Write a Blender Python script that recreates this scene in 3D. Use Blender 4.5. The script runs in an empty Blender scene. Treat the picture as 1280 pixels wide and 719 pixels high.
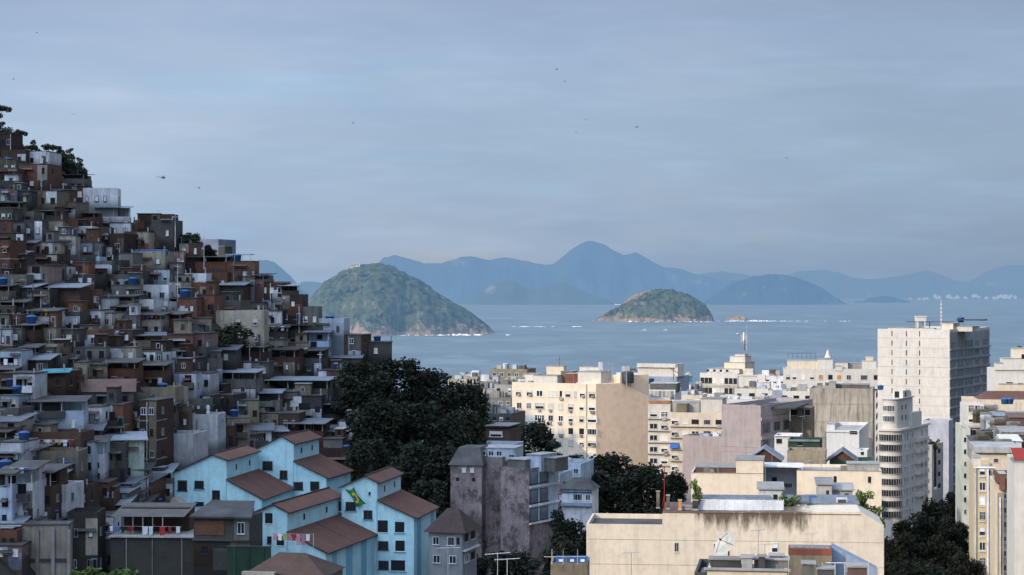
import bpy, math, random
import numpy as np
from mathutils import Vector, noise, Matrix
R = random.Random(7)
sc = bpy.context.scene
COL = sc.collection
F = 2600.0; CZ = 82.0; HY = 357.0
SUN_EL = math.radians(24)
def P(px, py, D): return Vector(((px-640)/F*D, D, CZ+(HY-py)/F*D))
# ------------------------------------------------------------------ terrain
def tab(x, pts):
    if x <= pts[0][0]: return pts[0][1]
    for (a, b), (c, d) in zip(pts, pts[1:]):
        if x <= c: return b+(d-b)*(x-a)/(c-a)
    return pts[-1][1]
CREST = [(-300,150),(-123,132),(-93.5,106),(-85,101),(-79,97),(-70,90),(-61,85),(-50,81),(-38,71),(-29,67),(-24.8,65),(-20,57),(-12,49),(-5,44),(8,40),(23,33),(38,24),(67,16),(120,10)]
BASEY = [(-90,190),(-66,205),(-57,225),(-51,255),(-45,290),(-10,312),(40,312)]
BASEZ = [(-300,80),(-90,56),(-57,50),(-45,43),(-10,38),(10,36),(30,28),(60,18),(120,10)]
def ground(X, Y):
    zc, y0, z0 = tab(X, CREST), tab(X, BASEY), tab(X, BASEZ)
    if Y < y0: hill = z0-(y0-Y)*.08
    elif Y <= 380: hill = z0+(zc-z0)*(Y-y0)/(380-y0)
    else: hill = zc-(Y-380)*.5
    city = tab(Y, [(0,26),(300,20),(900,4),(960,2),(1010,-4),(1200,-8)])
    t, p = .7071*(X+Y), .7071*(X-Y)
    hp = tab(p, [(-700,60),(-480,140),(-400,200),(-334,228),(-313,224),(-271,211),(-252,206),(-215,183),(-198,166),(-165,105),(-120,30),(-90,0)])
    b = hp*math.exp(-((t+60)/70)**2)  # hill out of view at left, profile shaped to shade slope and lower city
    return max(hill, city, b)
def depth_at(px, py, lo=170, hi=384):
    D = lo
    while D < hi:
        q = P(px, py, D)
        if q.z <= ground(q.x, q.y): return D
        D += 1.0
    return 379.0
# ------------------------------------------------------------------ materials
MATS = {}
def nn(nt, t, **kw):
    n = nt.nodes.new(t)
    for k, v in kw.items():
        if k.startswith('i_'): n.inputs[k[2:].replace('_',' ')].default_value = v
        else: setattr(n, k, v)
    return n
def math_n(nt, op, a, b=None, clamp=False):
    n = nt.nodes.new('ShaderNodeMath'); n.operation = op; n.use_clamp = clamp
    for i, s in enumerate((a, b)):
        if s is None: continue
        if hasattr(s, 'links'): nt.links.new(s, n.inputs[i])
        else: n.inputs[i].default_value = s
    return n.outputs[0]
def mixc(nt, fac, a, b, mode='MIX'):
    n = nt.nodes.new('ShaderNodeMix'); n.data_type = 'RGBA'; n.blend_type = mode
    for s, i in ((fac,0),(a,6),(b,7)):
        if hasattr(s, 'links'): nt.links.new(s, n.inputs[i])
        elif isinstance(s, (int,float)): n.inputs[i].default_value = s
        else: n.inputs[i].default_value = (*s, 1)
    return n.outputs[2]
def noise_n(nt, vec, scale, detail=4, rough=.6, sx=1, sy=1, sz=1):
    mp = nt.nodes.new('ShaderNodeMapping'); mp.inputs['Scale'].default_value = (sx, sy, sz)
    nt.links.new(vec, mp.inputs['Vector'])
    n = nt.nodes.new('ShaderNodeTexNoise'); n.inputs['Scale'].default_value = scale
    n.inputs['Detail'].default_value = detail; n.inputs['Roughness'].default_value = rough
    nt.links.new(mp.outputs[0], n.inputs['Vector'])
    return n.outputs['Fac']
def ramp_n(nt, fac, lo, hi):
    n = nt.nodes.new('ShaderNodeMapRange'); n.inputs[1].default_value = lo; n.inputs[2].default_value = hi
    nt.links.new(fac, n.inputs[0]); return n.outputs[0]
def new_mat(name):
    m = bpy.data.materials.new(name); m.use_nodes = True
    nt = m.node_tree; bs = nt.nodes['Principled BSDF']
    return m, nt, bs
def mat(name, col, rough=.85, var=.25, scale=.35, stain=.35, rnd=.3, dirt=(.06,.055,.05), top=None, brick=False, metal=0, spec=.3, wave=None, base=0, blotch=0):
    if name in MATS: return MATS[name]
    m, nt, bs = new_mat(name)
    geo = nn(nt, 'ShaderNodeNewGeometry'); pos = geo.outputs['Position']
    oi = nn(nt, 'ShaderNodeObjectInfo')
    big = noise_n(nt, pos, scale)
    fine = noise_n(nt, pos, scale*7, 3)
    streak = noise_n(nt, pos, 1.6, 4, .65, 1, 1, .10)
    c = mixc(nt, ramp_n(nt, big, .3, .7), tuple(x*(1-var) for x in col), tuple(min(1,x*(1+var*.6)) for x in col))
    if brick:
        tc = nn(nt, 'ShaderNodeTexCoord'); sp = nn(nt, 'ShaderNodeSeparateXYZ'); nt.links.new(tc.outputs['Object'], sp.inputs[0])
        cb = nn(nt, 'ShaderNodeCombineXYZ'); nt.links.new(math_n(nt,'ADD',sp.outputs[0],sp.outputs[1]), cb.inputs[0]); nt.links.new(sp.outputs[2], cb.inputs[1])
        bt = nn(nt, 'ShaderNodeTexBrick'); nt.links.new(cb.outputs[0], bt.inputs['Vector'])
        bt.inputs['Scale'].default_value = 1; bt.inputs['Brick Width'].default_value = .42; bt.inputs['Row Height'].default_value = .24; bt.inputs['Mortar Size'].default_value = .03
        bt.inputs['Color1'].default_value = (1,1,1,1); bt.inputs['Color2'].default_value = (.6,.58,.56,1); bt.inputs['Mortar'].default_value = (.75,.85,.95,1)
        c = mixc(nt, .75, c, bt.outputs['Color'], 'MULTIPLY')
    if wave:
        tc = nn(nt, 'ShaderNodeTexCoord'); w = nn(nt, 'ShaderNodeTexWave', bands_direction=wave[0]); w.inputs['Scale'].default_value = wave[1]
        w.inputs['Distortion'].default_value = .4
        nt.links.new(tc.outputs['Object'], w.inputs['Vector'])
        c = mixc(nt, ramp_n(nt, w.outputs['Fac'], 0, 1), tuple(x*wave[2] for x in (1,1,1)), c, 'MULTIPLY') if False else mixc(nt, math_n(nt,'MULTIPLY',w.outputs['Fac'],1-wave[2]), c, (0,0,0))
    c = mixc(nt, math_n(nt,'MULTIPLY', ramp_n(nt, fine, .45, .75), .35), c, tuple(x*.55 for x in col))
    if stain:
        s = math_n(nt,'MULTIPLY', ramp_n(nt, streak, .48, .72), stain, True)
        c = mixc(nt, s, c, dirt)
    if blotch:
        bl_ = noise_n(nt, pos, .55, 7, .72); b2_ = noise_n(nt, pos, 2.2, 5, .7, 1,1,.6)
        c = mixc(nt, math_n(nt,'MULTIPLY', ramp_n(nt, bl_, .47, .60), blotch), c, dirt)
        c = mixc(nt, math_n(nt,'MULTIPLY', ramp_n(nt, b2_, .55, .66), blotch*.8), c, tuple(x*1.5 for x in col))
    if base:   # walls darken towards the foot, with scattered dark blotches
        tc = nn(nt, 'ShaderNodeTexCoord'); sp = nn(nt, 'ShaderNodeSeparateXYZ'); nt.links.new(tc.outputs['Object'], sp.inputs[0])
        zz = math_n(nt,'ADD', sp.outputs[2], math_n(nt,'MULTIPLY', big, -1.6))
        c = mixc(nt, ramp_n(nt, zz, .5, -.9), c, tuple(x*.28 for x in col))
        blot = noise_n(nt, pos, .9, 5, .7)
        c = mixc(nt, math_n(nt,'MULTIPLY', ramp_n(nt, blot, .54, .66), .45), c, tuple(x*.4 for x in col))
    if top:   # grime that runs down from a coping at height top[0]
        sp = nn(nt, 'ShaderNodeSeparateXYZ'); nt.links.new(pos, sp.inputs[0])
        g = ramp_n(nt, sp.outputs[2], top[0]-top[1], top[0])
        xm = ramp_n(nt, sp.outputs[0], top[2], top[2]+3); xm2 = ramp_n(nt, sp.outputs[0], top[3]+2, top[3]-2)
        st2 = noise_n(nt, pos, 1.3, 5, .7, 1, 1, .22)
        g = math_n(nt,'MULTIPLY', math_n(nt,'MULTIPLY', g, xm), xm2)
        k = math_n(nt,'MULTIPLY', ramp_n(nt, math_n(nt,'ADD', math_n(nt,'MULTIPLY',g,.58), st2), .76, 1.04), .92, True)
        k = math_n(nt,'MULTIPLY', k, ramp_n(nt, g, 0, .2))
        c = mixc(nt, k, c, (.07,.05,.03))
    if rnd:
        v = math_n(nt,'ADD', math_n(nt,'MULTIPLY', oi.outputs['Random'], rnd*2), 1-rnd)
        hs = nn(nt, 'ShaderNodeHueSaturation'); nt.links.new(c, hs.inputs['Color']); nt.links.new(v, hs.inputs['Value'])
        c = hs.outputs[0]
    nt.links.new(c, bs.inputs['Base Color'])
    bs.inputs['Roughness'].default_value = rough; bs.inputs['Metallic'].default_value = metal
    bs.inputs['Specular IOR Level'].default_value = spec
    bp = nn(nt, 'ShaderNodeBump'); bp.inputs['Strength'].default_value = .25; bp.inputs['Distance'].default_value = .05
    nt.links.new(fine, bp.inputs['Height']); nt.links.new(bp.outputs[0], bs.inputs['Normal'])
    MATS[name] = m; return m
def hazy(m, nt, bs, D0, L, air):     # haze painted into the material as glow; grows with the world's own northward distance
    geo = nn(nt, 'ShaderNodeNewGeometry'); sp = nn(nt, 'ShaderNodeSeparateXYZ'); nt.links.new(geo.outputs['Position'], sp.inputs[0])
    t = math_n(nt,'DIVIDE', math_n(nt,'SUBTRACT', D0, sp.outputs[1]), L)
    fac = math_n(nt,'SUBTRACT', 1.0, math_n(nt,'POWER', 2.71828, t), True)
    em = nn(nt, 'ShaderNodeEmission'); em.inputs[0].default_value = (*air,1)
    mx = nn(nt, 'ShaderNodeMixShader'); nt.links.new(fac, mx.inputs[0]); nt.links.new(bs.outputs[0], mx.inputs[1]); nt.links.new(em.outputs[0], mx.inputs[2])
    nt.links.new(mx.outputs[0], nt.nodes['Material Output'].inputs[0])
M = dict(
 br=mat('clay_brick',(.165,.072,.042),brick=True,rnd=.35,base=1), bd=mat('old_brick',(.082,.044,.030),brick=True,rnd=.35,base=1),
 gr=mat('grey_render',(.135,.130,.115),stain=.7,rnd=.35,base=1), gd=mat('dark_render',(.062,.060,.053),stain=.7,rnd=.35,base=1), tn=mat('tan_render',(.225,.188,.13),stain=.6,base=1),
 cr=mat('cream_render',(.37,.325,.255),stain=.6,base=1), wh=mat('white_render',(.60,.60,.61),stain=.5,rnd=.2,base=1), pb=mat('pale_blue_render',(.36,.42,.49),stain=.5,base=1),
 pk=mat('pink_render',(.25,.155,.14),stain=.6,base=1), gn=mat('pale_green_render',(.40,.47,.41),stain=.4,base=1), lb=mat('light_blue_render',(.38,.50,.63),stain=.4,base=1), ol=mat('olive_render',(.095,.075,.048),stain=.6,base=1),
 slab=mat('roof_concrete',(.075,.072,.07),stain=.3,var=.5), slabl=mat('pale_concrete',(.30,.29,.27),stain=.3,var=.3),
 metal=mat('pale_metal_sheet',(.20,.225,.26),rough=.7,stain=.6,rnd=.45,wave=('X',2.2,.8)), rust=mat('rusty_metal_sheet',(.16,.09,.07),rough=.7,stain=.5,wave=('X',2.2,.55)),
 tile=mat('clay_roof_tile',(.150,.068,.046),stain=.45,rnd=.15,wave=('Y',1.6,.75)), tiled=mat('old_roof_tile',(.06,.036,.03),stain=.5,rnd=.15,wave=('Y',1.6,.75)),
 dark=mat('dark_interior',(.012,.012,.014),stain=0,rnd=0), frame=mat('white_window_frame',(.62,.62,.62),stain=.15,var=.1), wood=mat('brown_wood',(.09,.05,.03),stain=.2),
 blind=mat('roller_blind',(.62,.58,.50),stain=.1,var=.1,rnd=.2), post=mat('painted_post',(.55,.55,.53),stain=.2), alu=mat('aluminium',(.45,.45,.45),rough=.4,metal=.6,stain=.1),
 dkm=mat('dark_metal',(.04,.04,.045),rough=.5,stain=.1), tank=mat('blue_tank_plastic',(.03,.10,.26),rough=.45,stain=.15,var=.1,rnd=.25),
 tarp=mat('blue_tarpaulin',(.03,.12,.34),rough=.6,stain=.1), red=mat('red_paint',(.30,.03,.02),stain=.2,rnd=.1), green=mat('green_paint',(.022,.06,.034),stain=.3), turq=mat('turquoise_sheet',(.08,.30,.36),stain=.2),
 yel=mat('yellow_cloth',(.42,.36,.05),stain=.1), orange=mat('orange_paint',(.55,.22,.05),stain=.1,rnd=.1),
 lred=mat('red_cloth',(.30,.03,.03),stain=0), lwh=mat('white_cloth',(.7,.72,.75),stain=0,rnd=.1), lbl=mat('blue_cloth',(.06,.14,.35),stain=0), lpk=mat('pink_cloth',(.5,.22,.26),stain=0), ldk=mat('dark_cloth',(.03,.03,.05),stain=0),
)
mg, nt, bs = new_mat('window_glass'); bs.inputs['Base Color'].default_value=(.02,.024,.03,1); bs.inputs['Roughness'].default_value=.12; M['glass']=mg
# ------------------------------------------------------------------ mesh builder
class MB:
    def __init__(s): s.v=[]; s.f=[]; s.m=[]; s.sm=[]
    def poly(s, pts, m=0, smooth=False):
        n=len(s.v); s.v += [tuple(p) for p in pts]; s.f.append(tuple(range(n,n+len(pts)))); s.m.append(m); s.sm.append(smooth)
    def box(s, x0,x1,y0,y1,z0,z1,m=0,skip=''):
        n=len(s.v); s.v += [(x0,y0,z0),(x1,y0,z0),(x1,y1,z0),(x0,y1,z0),(x0,y0,z1),(x1,y0,z1),(x1,y1,z1),(x0,y1,z1)]
        for k,q in (('b',(0,3,2,1)),('t',(4,5,6,7)),('f',(0,1,5,4)),('r',(1,2,6,5)),('k',(2,3,7,6)),('l',(3,0,4,7))):
            if k in skip: continue
            s.f.append(tuple(n+i for i in q)); s.m.append(m); s.sm.append(False)
        return s
    def prism(s, poly, y0, y1, m=0):    # polygon of (x,z), seen from -y counter-clockwise, extruded along y
        n=len(s.v); k=len(poly)
        s.v += [(x,y0,z) for x,z in poly]+[(x,y1,z) for x,z in poly]
        s.f.append(tuple(range(n,n+k))); s.f.append(tuple(range(n+2*k-1,n+k-1,-1))); s.m += [m,m]; s.sm += [False]*2
        for i in range(k):
            j=(i+1)%k; s.f.append((n+j,n+i,n+k+i,n+k+j)); s.m.append(m); s.sm.append(False)
        return s
    def column(s, plan, z0, z1, m=0, smooth=False, cap=True):  # plan polygon (x,y) counter-clockwise, extruded up
        n=len(s.v); k=len(plan)
        s.v += [(x,y,z0) for x,y in plan]+[(x,y,z1) for x,y in plan]
        for i in range(k):
            j=(i+1)%k; s.f.append((n+i,n+j,n+k+j,n+k+i)); s.m.append(m); s.sm.append(smooth)
        if cap:
            s.f.append(tuple(range(n+k,n+2*k))); s.m.append(m); s.sm.append(False)
        return s
    def tube(s, a, b, r0, r1=None, m=0, n=6):
        a,b=Vector(a),Vector(b); r1=r0 if r1 is None else r1
        d=(b-a).normalized(); p=d.cross(Vector((0,0,1)));
        if p.length<.01: p=Vector((1,0,0))
        p.normalize(); q=d.cross(p); i0=len(s.v)
        for c,r in ((a,r0),(b,r1)):
            for k in range(n):
                t=2*math.pi*k/n; s.v.append(tuple(c+p*(r*math.cos(t))+q*(r*math.sin(t))))
        for k in range(n):
            l=(k+1)%n; s.f.append((i0+k,i0+l,i0+n+l,i0+n+k)); s.m.append(m); s.sm.append(n>6)
        s.f.append(tuple(range(i0+n,i0+2*n))); s.f.append(tuple(range(i0+n-1,i0-1,-1))); s.m+=[m,m]; s.sm+=[False]*2
        return s
    def lathe(s, prof, m=0, n=14, c=(0,0,0)):
        i0=len(s.v)
        for r,z in prof:
            for k in range(n):
                t=2*math.pi*k/n; s.v.append((c[0]+r*math.cos(t),c[1]+r*math.sin(t),c[2]+z))
        for i in range(len(prof)-1):
            for k in range(n):
                l=(k+1)%n; a=i0+i*n; s.f.append((a+k,a+l,a+n+l,a+n+k)); s.m.append(m); s.sm.append(True)
        return s
    def mesh(s, name, mats):
        me=bpy.data.meshes.new(name); me.from_pydata(s.v,[],s.f)
        for q in (mats if isinstance(mats,(list,tuple)) else [mats]): me.materials.append(q)
        me.polygons.foreach_set('material_index', s.m); me.polygons.foreach_set('use_smooth', s.sm); me.update(); return me
    def obj(s, name, mats, parent=None, loc=(0,0,0), rz=0):
        return link(name, s.mesh(name,mats), parent, loc, rz)
def link(name, me, parent=None, loc=(0,0,0), rz=0, sca=None):
    o=bpy.data.objects.new(name, me); COL.objects.link(o); o.location=loc; o.rotation_euler=(0,0,rz)
    if sca: o.scale=sca
    if parent: o.parent=parent
    return o
def tag(o, label, cat=None, group=None, kind=None):
    o['label']=label
    if cat: o['category']=cat
    if group: o['group']=group
    if kind: o['kind']=kind
    return o
def thing(name, label, cat, loc=(0,0,0), rz=0, group=None):
    return tag(link(name, None, None, loc, rz), label, cat, group)
def copy_tree(o, parent=None):
    c=o.copy(); COL.objects.link(c); c.parent=parent
    for ch in list(o.children): copy_tree(ch, c)
    return c
# ------------------------------------------------------------------ windows: unit size, looking to -y
def win_mesh(kind):
    b=MB(); d=-.09; t=.07
    def fr(m=0):
        b.box(-.5,-.5+t,d,0,-.5,.5,m); b.box(.5-t,.5,d,0,-.5,.5,m); b.box(-.5+t,.5-t,d,0,.5-t,.5,m); b.box(-.56,.56,d-.05,0,-.56,-.5+.04,m)
    def pane(x0,x1,z0,z1,m=1,y=-.012): b.poly([(x0,y,z0),(x1,y,z0),(x1,y,z1),(x0,y,z1)],m)
    if kind=='dark': pane(-.5,.5,-.5,.5,1,-.006); b.box(-.54,.54,-.08,0,-.56,-.5,0)
    elif kind=='plain': fr(); pane(-.5+t,.5-t,-.5+.04,.5-t); b.box(-.035,.035,-.07,-.012,-.46,.41,0)
    elif kind=='grid':
        fr(); pane(-.5+t,.5-t,-.46,.5-t)
        for x in (-.2,.0,.2): b.box(x-.025,x+.025,-.07,-.012,-.46,.41,0)
        b.box(-.41,.41,-.06,-.012,.1,.14,0)
    elif kind=='half': fr(); pane(-.41,.41,-.46,.41); b.box(-.41,.41,-.05,-.012,-.05,.41,2)
    elif kind=='shut': fr(); b.box(-.41,.41,-.06,0,-.46,.41,2)
    elif kind=='ac':
        fr(); pane(-.41,.41,-.46,.41); b.box(-.41,.41,-.05,-.012,.1,.41,2); b.box(-.05,.42,-.5,-.012,-.46,-.12,3)
    elif kind=='wide':
        fr(); pane(-.47,.47,-.46,.41)
        for x in (-.27,.0,.27): b.box(x-.012,x+.012,-.07,-.012,-.46,.41,0)
    elif kind=='door': b.box(-.5,.5,-.05,0,-.5,.5,0); b.box(-.4,.4,-.07,-.05,-.45,.42,1)
    return b
WM={}
def wmesh(kind, fm='frame', bl='blind'):
    k=(kind,fm,bl)
    if k not in WM: WM[k]=win_mesh(kind).mesh('window', [M[fm],M['glass'] if kind!='dark' else M['dark'],M[bl],M['slabl']])
    return WM[k]
def put_win(parent, kind, x, y, z, w, h, face='f', fm='frame', bl='blind', name='window', rz=None):
    a={'f':0,'r':math.pi/2,'l':-math.pi/2}[face] if rz is None else rz
    return link(name, wmesh(kind,fm,bl), parent, (x,y,z), a, (w,1,h))
# ------------------------------------------------------------------ camera, sun, sky
cam=bpy.data.cameras.new('camera'); co=bpy.data.objects.new('camera',cam); COL.objects.link(co)
cam.sensor_width=36; cam.lens=36*F/1280; cam.clip_start=1; cam.clip_end=80000
co.location=(0,0,CZ); co.rotation_euler=(math.pi/2-math.atan(2.5/F),0,0); sc.camera=co
sun=bpy.data.lights.new('sun','SUN'); sun.energy=3.15; sun.angle=math.radians(.55); sun.color=(1,.83,.60)
so=bpy.data.objects.new('sun',sun); COL.objects.link(so)
sd=Vector((-.7071*math.cos(SUN_EL),-.7071*math.cos(SUN_EL),math.sin(SUN_EL)))
so.rotation_euler=sd.to_track_quat('Z','Y').to_euler()
w=bpy.data.worlds.new('World'); sc.world=w; w.use_nodes=True; nt=w.node_tree
bg=nt.nodes['Background']; bg.inputs[1].default_value=.1
sky=nn(nt,'ShaderNodeTexSky',sky_type='NISHITA',sun_disc=False,sun_elevation=SUN_EL,sun_rotation=math.radians(225))
tc=nn(nt,'ShaderNodeTexCoord'); g=tc.outputs['Generated']; sp=nn(nt,'ShaderNodeSeparateXYZ'); nt.links.new(g,sp.inputs[0])
el=sp.outputs[2]; az=sp.outputs[0]
cr=nt.nodes.new('ShaderNodeValToRGB'); nt.links.new(math_n(nt,'MULTIPLY',el,5),cr.inputs[0])   # layered overcast, by elevation
e=cr.color_ramp.elements
stops=[(0,(2.65,3.9,5.7)),(.10,(2.9,4.1,5.85)),(.32,(3.25,4.45,6.05)),(.5,(3.15,4.25,5.95)),(.7,(3.0,3.9,5.6)),(1,(2.65,3.4,4.9))]
e[0].position=0; e[0].color=(*stops[0][1],1); e[1].position=1; e[1].color=(*stops[-1][1],1)
for p_,c_ in stops[1:-1]: q=e.new(p_); q.color=(*c_,1)
n1=noise_n(nt,g,2.2,4,.5,1.0,1.0,7.0); n2=noise_n(nt,g,5.0,4,.55,1.0,1.0,4.0); n3=noise_n(nt,g,22.0,4,.55,1,1,6)
br=math_n(nt,'ADD',math_n(nt,'MULTIPLY',ramp_n(nt,n1,.32,.68),.20),.91); br=math_n(nt,'ADD',br,math_n(nt,'MULTIPLY',ramp_n(nt,n2,.36,.68),.11))
br=math_n(nt,'ADD',br,math_n(nt,'MULTIPLY',ramp_n(nt,n3,.50,.74),.08))
br=math_n(nt,'SUBTRACT',br,math_n(nt,'MULTIPLY',az,.62))     # brighter toward the west side of the view
sg_=nn(nt,'ShaderNodeVectorMath',operation='DOT_PRODUCT'); nt.links.new(g,sg_.inputs[0]); sg_.inputs[1].default_value=(-.7071,-.7071,.25)
br=math_n(nt,'MULTIPLY',br,math_n(nt,'ADD',1.0,math_n(nt,'MULTIPLY',ramp_n(nt,el,.17,.75),1.7)))   # unseen overhead sky brightened as fill for the shaded walls
br=math_n(nt,'MULTIPLY',br,math_n(nt,'ADD',1.0,math_n(nt,'MULTIPLY',ramp_n(nt,sg_.outputs['Value'],0,1),1.6)))  # and round the sun, also out of view, for the same fill
cl=mixc(nt,1,cr.outputs[0],br,'MULTIPLY')
gap=math_n(nt,'MULTIPLY',ramp_n(nt,noise_n(nt,g,5.0,4,.5,1,1,7),.60,.72),.25)
warm=math_n(nt,'MULTIPLY',ramp_n(nt,math_n(nt,'SUBTRACT',n2,math_n(nt,'MULTIPLY',az,.45)),.46,.70),.55)
cl=mixc(nt,warm,cl,mixc(nt,1,(3.9,4.5,5.55),br,'MULTIPLY'))
n5=noise_n(nt,g,4.2,4,.55,1,1,11); cl=mixc(nt,math_n(nt,'MULTIPLY',ramp_n(nt,n5,.60,.70),.40),cl,mixc(nt,1,(2.9,4.7,6.6),br,'MULTIPLY'))
skyc=mixc(nt,math_n(nt,'SUBTRACT',.93,gap),sky.outputs[0],cl)
nt.links.new(skyc,bg.inputs[0])
sc.view_settings.view_transform='Standard'; sc.view_settings.look='None'; sc.view_settings.exposure=0
sc.cycles.max_bounces=5; sc.cycles.diffuse_bounces=3; sc.cycles.glossy_bounces=2; sc.cycles.use_denoising=True
# ------------------------------------------------------------------ terrain sheet
gm,nt,bs=new_mat('hillside_earth')
pos=nn(nt,'ShaderNodeNewGeometry').outputs['Position']
c=mixc(nt,ramp_n(nt,noise_n(nt,pos,.12,6),.35,.65),(.015,.017,.010),(.045,.036,.026)); c=mixc(nt,math_n(nt,'MULTIPLY',ramp_n(nt,noise_n(nt,pos,1.1,4),.45,.7),.5),c,(.012,.016,.008))
nt.links.new(c,bs.inputs['Base Color']); bs.inputs['Roughness'].default_value=.95
xs=list(np.arange(-520,-200,10))+list(np.arange(-200,110,4.0))+list(np.arange(110,400,15))+[500,800]
ys=list(np.arange(-160,150,10))+list(np.arange(150,460,4.0))+list(np.arange(460,1060,12))
b=MB()
for y in ys:
    for x in xs: b.v.append((x,y,ground(x,y)+ .8*noise.noise(Vector((x*.08,y*.08,0)))))
nx=len(xs)
for j in range(len(ys)-1):
    for i in range(nx-1): b.f.append((j*nx+i,j*nx+i+1,(j+1)*nx+i+1,(j+1)*nx+i)); b.m.append(0); b.sm.append(True)
tag(b.obj('ground',gm),'dark earth hillside falling to the city floor and the beach','ground',kind='structure')
# ------------------------------------------------------------------ sea
AIR=(.165,.285,.45)
sm_,nt,bs=new_mat('sea_water')
pos=nn(nt,'ShaderNodeNewGeometry').outputs['Position']
s1=noise_n(nt,pos,.0024,6,.65,.6,1.0,1); s2=noise_n(nt,pos,.010,6,.7,.9,.30,1)
c=mixc(nt,ramp_n(nt,s1,.3,.7),(.062,.108,.135),(.118,.160,.178)); c=mixc(nt,math_n(nt,'MULTIPLY',ramp_n(nt,s2,.48,.62),.75),c,(.155,.20,.215))
nt.links.new(c,bs.inputs['Base Color']); bs.inputs['Roughness'].default_value=.42; bs.inputs['Specular IOR Level'].default_value=.35
bp=nn(nt,'ShaderNodeBump'); bp.inputs['Strength'].default_value=.6; bp.inputs['Distance'].default_value=1.2
nt.links.new(noise_n(nt,pos,.10,4,.6,.5,1,1),bp.inputs['Height']); nt.links.new(bp.outputs[0],bs.inputs['Normal'])
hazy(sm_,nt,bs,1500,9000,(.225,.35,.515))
b=MB(); b.poly([(-30000,960,0),(30000,960,0),(30000,60000,0),(-30000,60000,0)])
tag(b.obj('sea',sm_),'calm grey blue bay between the city and the far mountains','sea',kind='structure')
# ------------------------------------------------------------------ distant ranges
def range_mat(name, green, L, air, D0=500):
    m,nt,bs=new_mat(name); pos=nn(nt,'ShaderNodeNewGeometry').outputs['Position']
    c=mixc(nt,ramp_n(nt,noise_n(nt,pos,.0025,6,.65),.35,.68),tuple(x*.5 for x in green),tuple(x*1.7 for x in green))
    c=mixc(nt,ramp_n(nt,noise_n(nt,pos,.006,4,.6),.62,.72),c,(.30,.26,.18))
    nt.links.new(c,bs.inputs['Base Color']); bs.inputs['Roughness'].default_value=1
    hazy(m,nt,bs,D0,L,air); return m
def mountain(name,label,D,sil,base_py,m,run=1.6,amp=.16,step=2.5,seed=0):
    b=MB(); px0,px1=sil[0][0],sil[-1][0]; n=int((px1-px0)/step)+1; K=15
    zb=0
    for i in range(n):
        px=px0+(px1-px0)*i/(n-1); q=P(px,tab(px,sil),D)
        q.z += (noise.noise(Vector((px*.11+seed,0,0)))*2.2+noise.noise(Vector((px*.35+seed,3,0)))*1.1)*D/F*.6
        hgt=max(q.z,6)
        for k in range(K):
            s=k/(K-1); y=-hgt*run*(1-s) if s<=1 else 0
            f=s**1.25
            rid=noise.noise(Vector((px*.045+seed,s*2.3,seed)))*amp*math.sin(math.pi*s)*1.6+abs(noise.noise(Vector((px*.10+seed,s*1.2,9))))*amp*math.sin(math.pi*s)
            z=hgt*max(0,min(1,f+rid)) if k<K-1 else hgt
            b.v.append((q.x*(D+y)/D if False else q.x, D+y-300*0, z if k else -8))
        b.v.append((q.x,D+hgt*1.5,-10))
    K+=1
    for i in range(n-1):
        for k in range(K-1): b.f.append((i*K+k,(i+1)*K+k,(i+1)*K+k+1,i*K+k+1)); b.m.append(0); b.sm.append(True)
    return tag(b.obj(name,m),label,'mountain',kind='structure')
mA=range_mat('hazy_range_near',(.05,.075,.04),4300,(.18,.32,.53)); mB=range_mat('hazy_range_far',(.035,.06,.03),5200,(.205,.335,.52)); mC=range_mat('hazy_head',(.03,.055,.03),5000,(.165,.30,.505))
mountain('mountain_range','long blue mountain range with a pointed central summit across the bay',9500,[(380,384),(430,352),(455,341),(470,331),(480,322),(492,319),(510,323),(530,329),(552,329),(575,322),(588,320),(610,325),(628,322),(640,323),(650,325),(680,331),(692,330),(702,322),(714,312),(725,305),(738,301),(752,304),(765,312),(780,319),(792,316),(803,319),(815,327),(830,334),(850,336),(870,343),(900,348),(930,353),(965,362),(1000,374),(1020,380)],386,mA,seed=1)
mountain('mountain_range','paler far range fading into haze behind the low headland',13500,[(820,352),(850,341),(868,344),(885,341),(900,339),(918,341),(935,344),(960,347),(985,343),(1000,339),(1018,338),(1036,338),(1050,341),(1065,347),(1085,349),(1110,347),(1130,344),(1148,340),(1160,338),(1175,343),(1195,351),(1212,352),(1230,341),(1248,334),(1262,331),(1280,332),(1330,340),(1400,350)],374,mB,seed=5,run=1.2)
mountain('hill','low dark blue headland rounding into the bay beyond the small island',9000,[(872,384),(885,374),(900,364),(915,355),(930,349),(945,345),(960,343),(978,343),(992,346),(1005,350),(1020,356),(1035,365),(1047,373),(1058,380)],381,mC,seed=9,run=1.2)
mountain('hill','small hazy cone behind the green foothills of the main range',9000,[(555,386),(580,376),(600,366),(618,355),(632,350),(646,353),(660,362),(672,360),(690,357),(705,352),(716,358),(735,366),(765,378),(785,385)],386,range_mat('hazy_foothill',(.055,.075,.045),5000,(.175,.31,.49)),seed=14,run=1.1)
mountain('hill','blue dome hill seen past the edge of the hillside houses',6500,[(260,400),(285,352),(305,333),(318,327),(330,325),(342,327),(352,335),(362,344),(375,358),(388,370),(400,380),(420,395)],392,range_mat('hazy_dome',(.035,.06,.03),3600,(.18,.32,.51)),seed=20)
mountain('hill','faint low hill between the dome hill and the wooded headland',9500,[(340,372),(365,357),(380,352),(395,352),(410,356),(440,366),(470,378)],384,mB,seed=25)
mountain('hill','hazy hill with pale houses along its foot at the eastern shore',12500,[(1150,374),(1170,366),(1190,358),(1205,353),(1222,351),(1240,354),(1255,352),(1275,346),(1300,342),(1340,350),(1400,366)],374,mB,seed=30,run=1.1)
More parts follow.
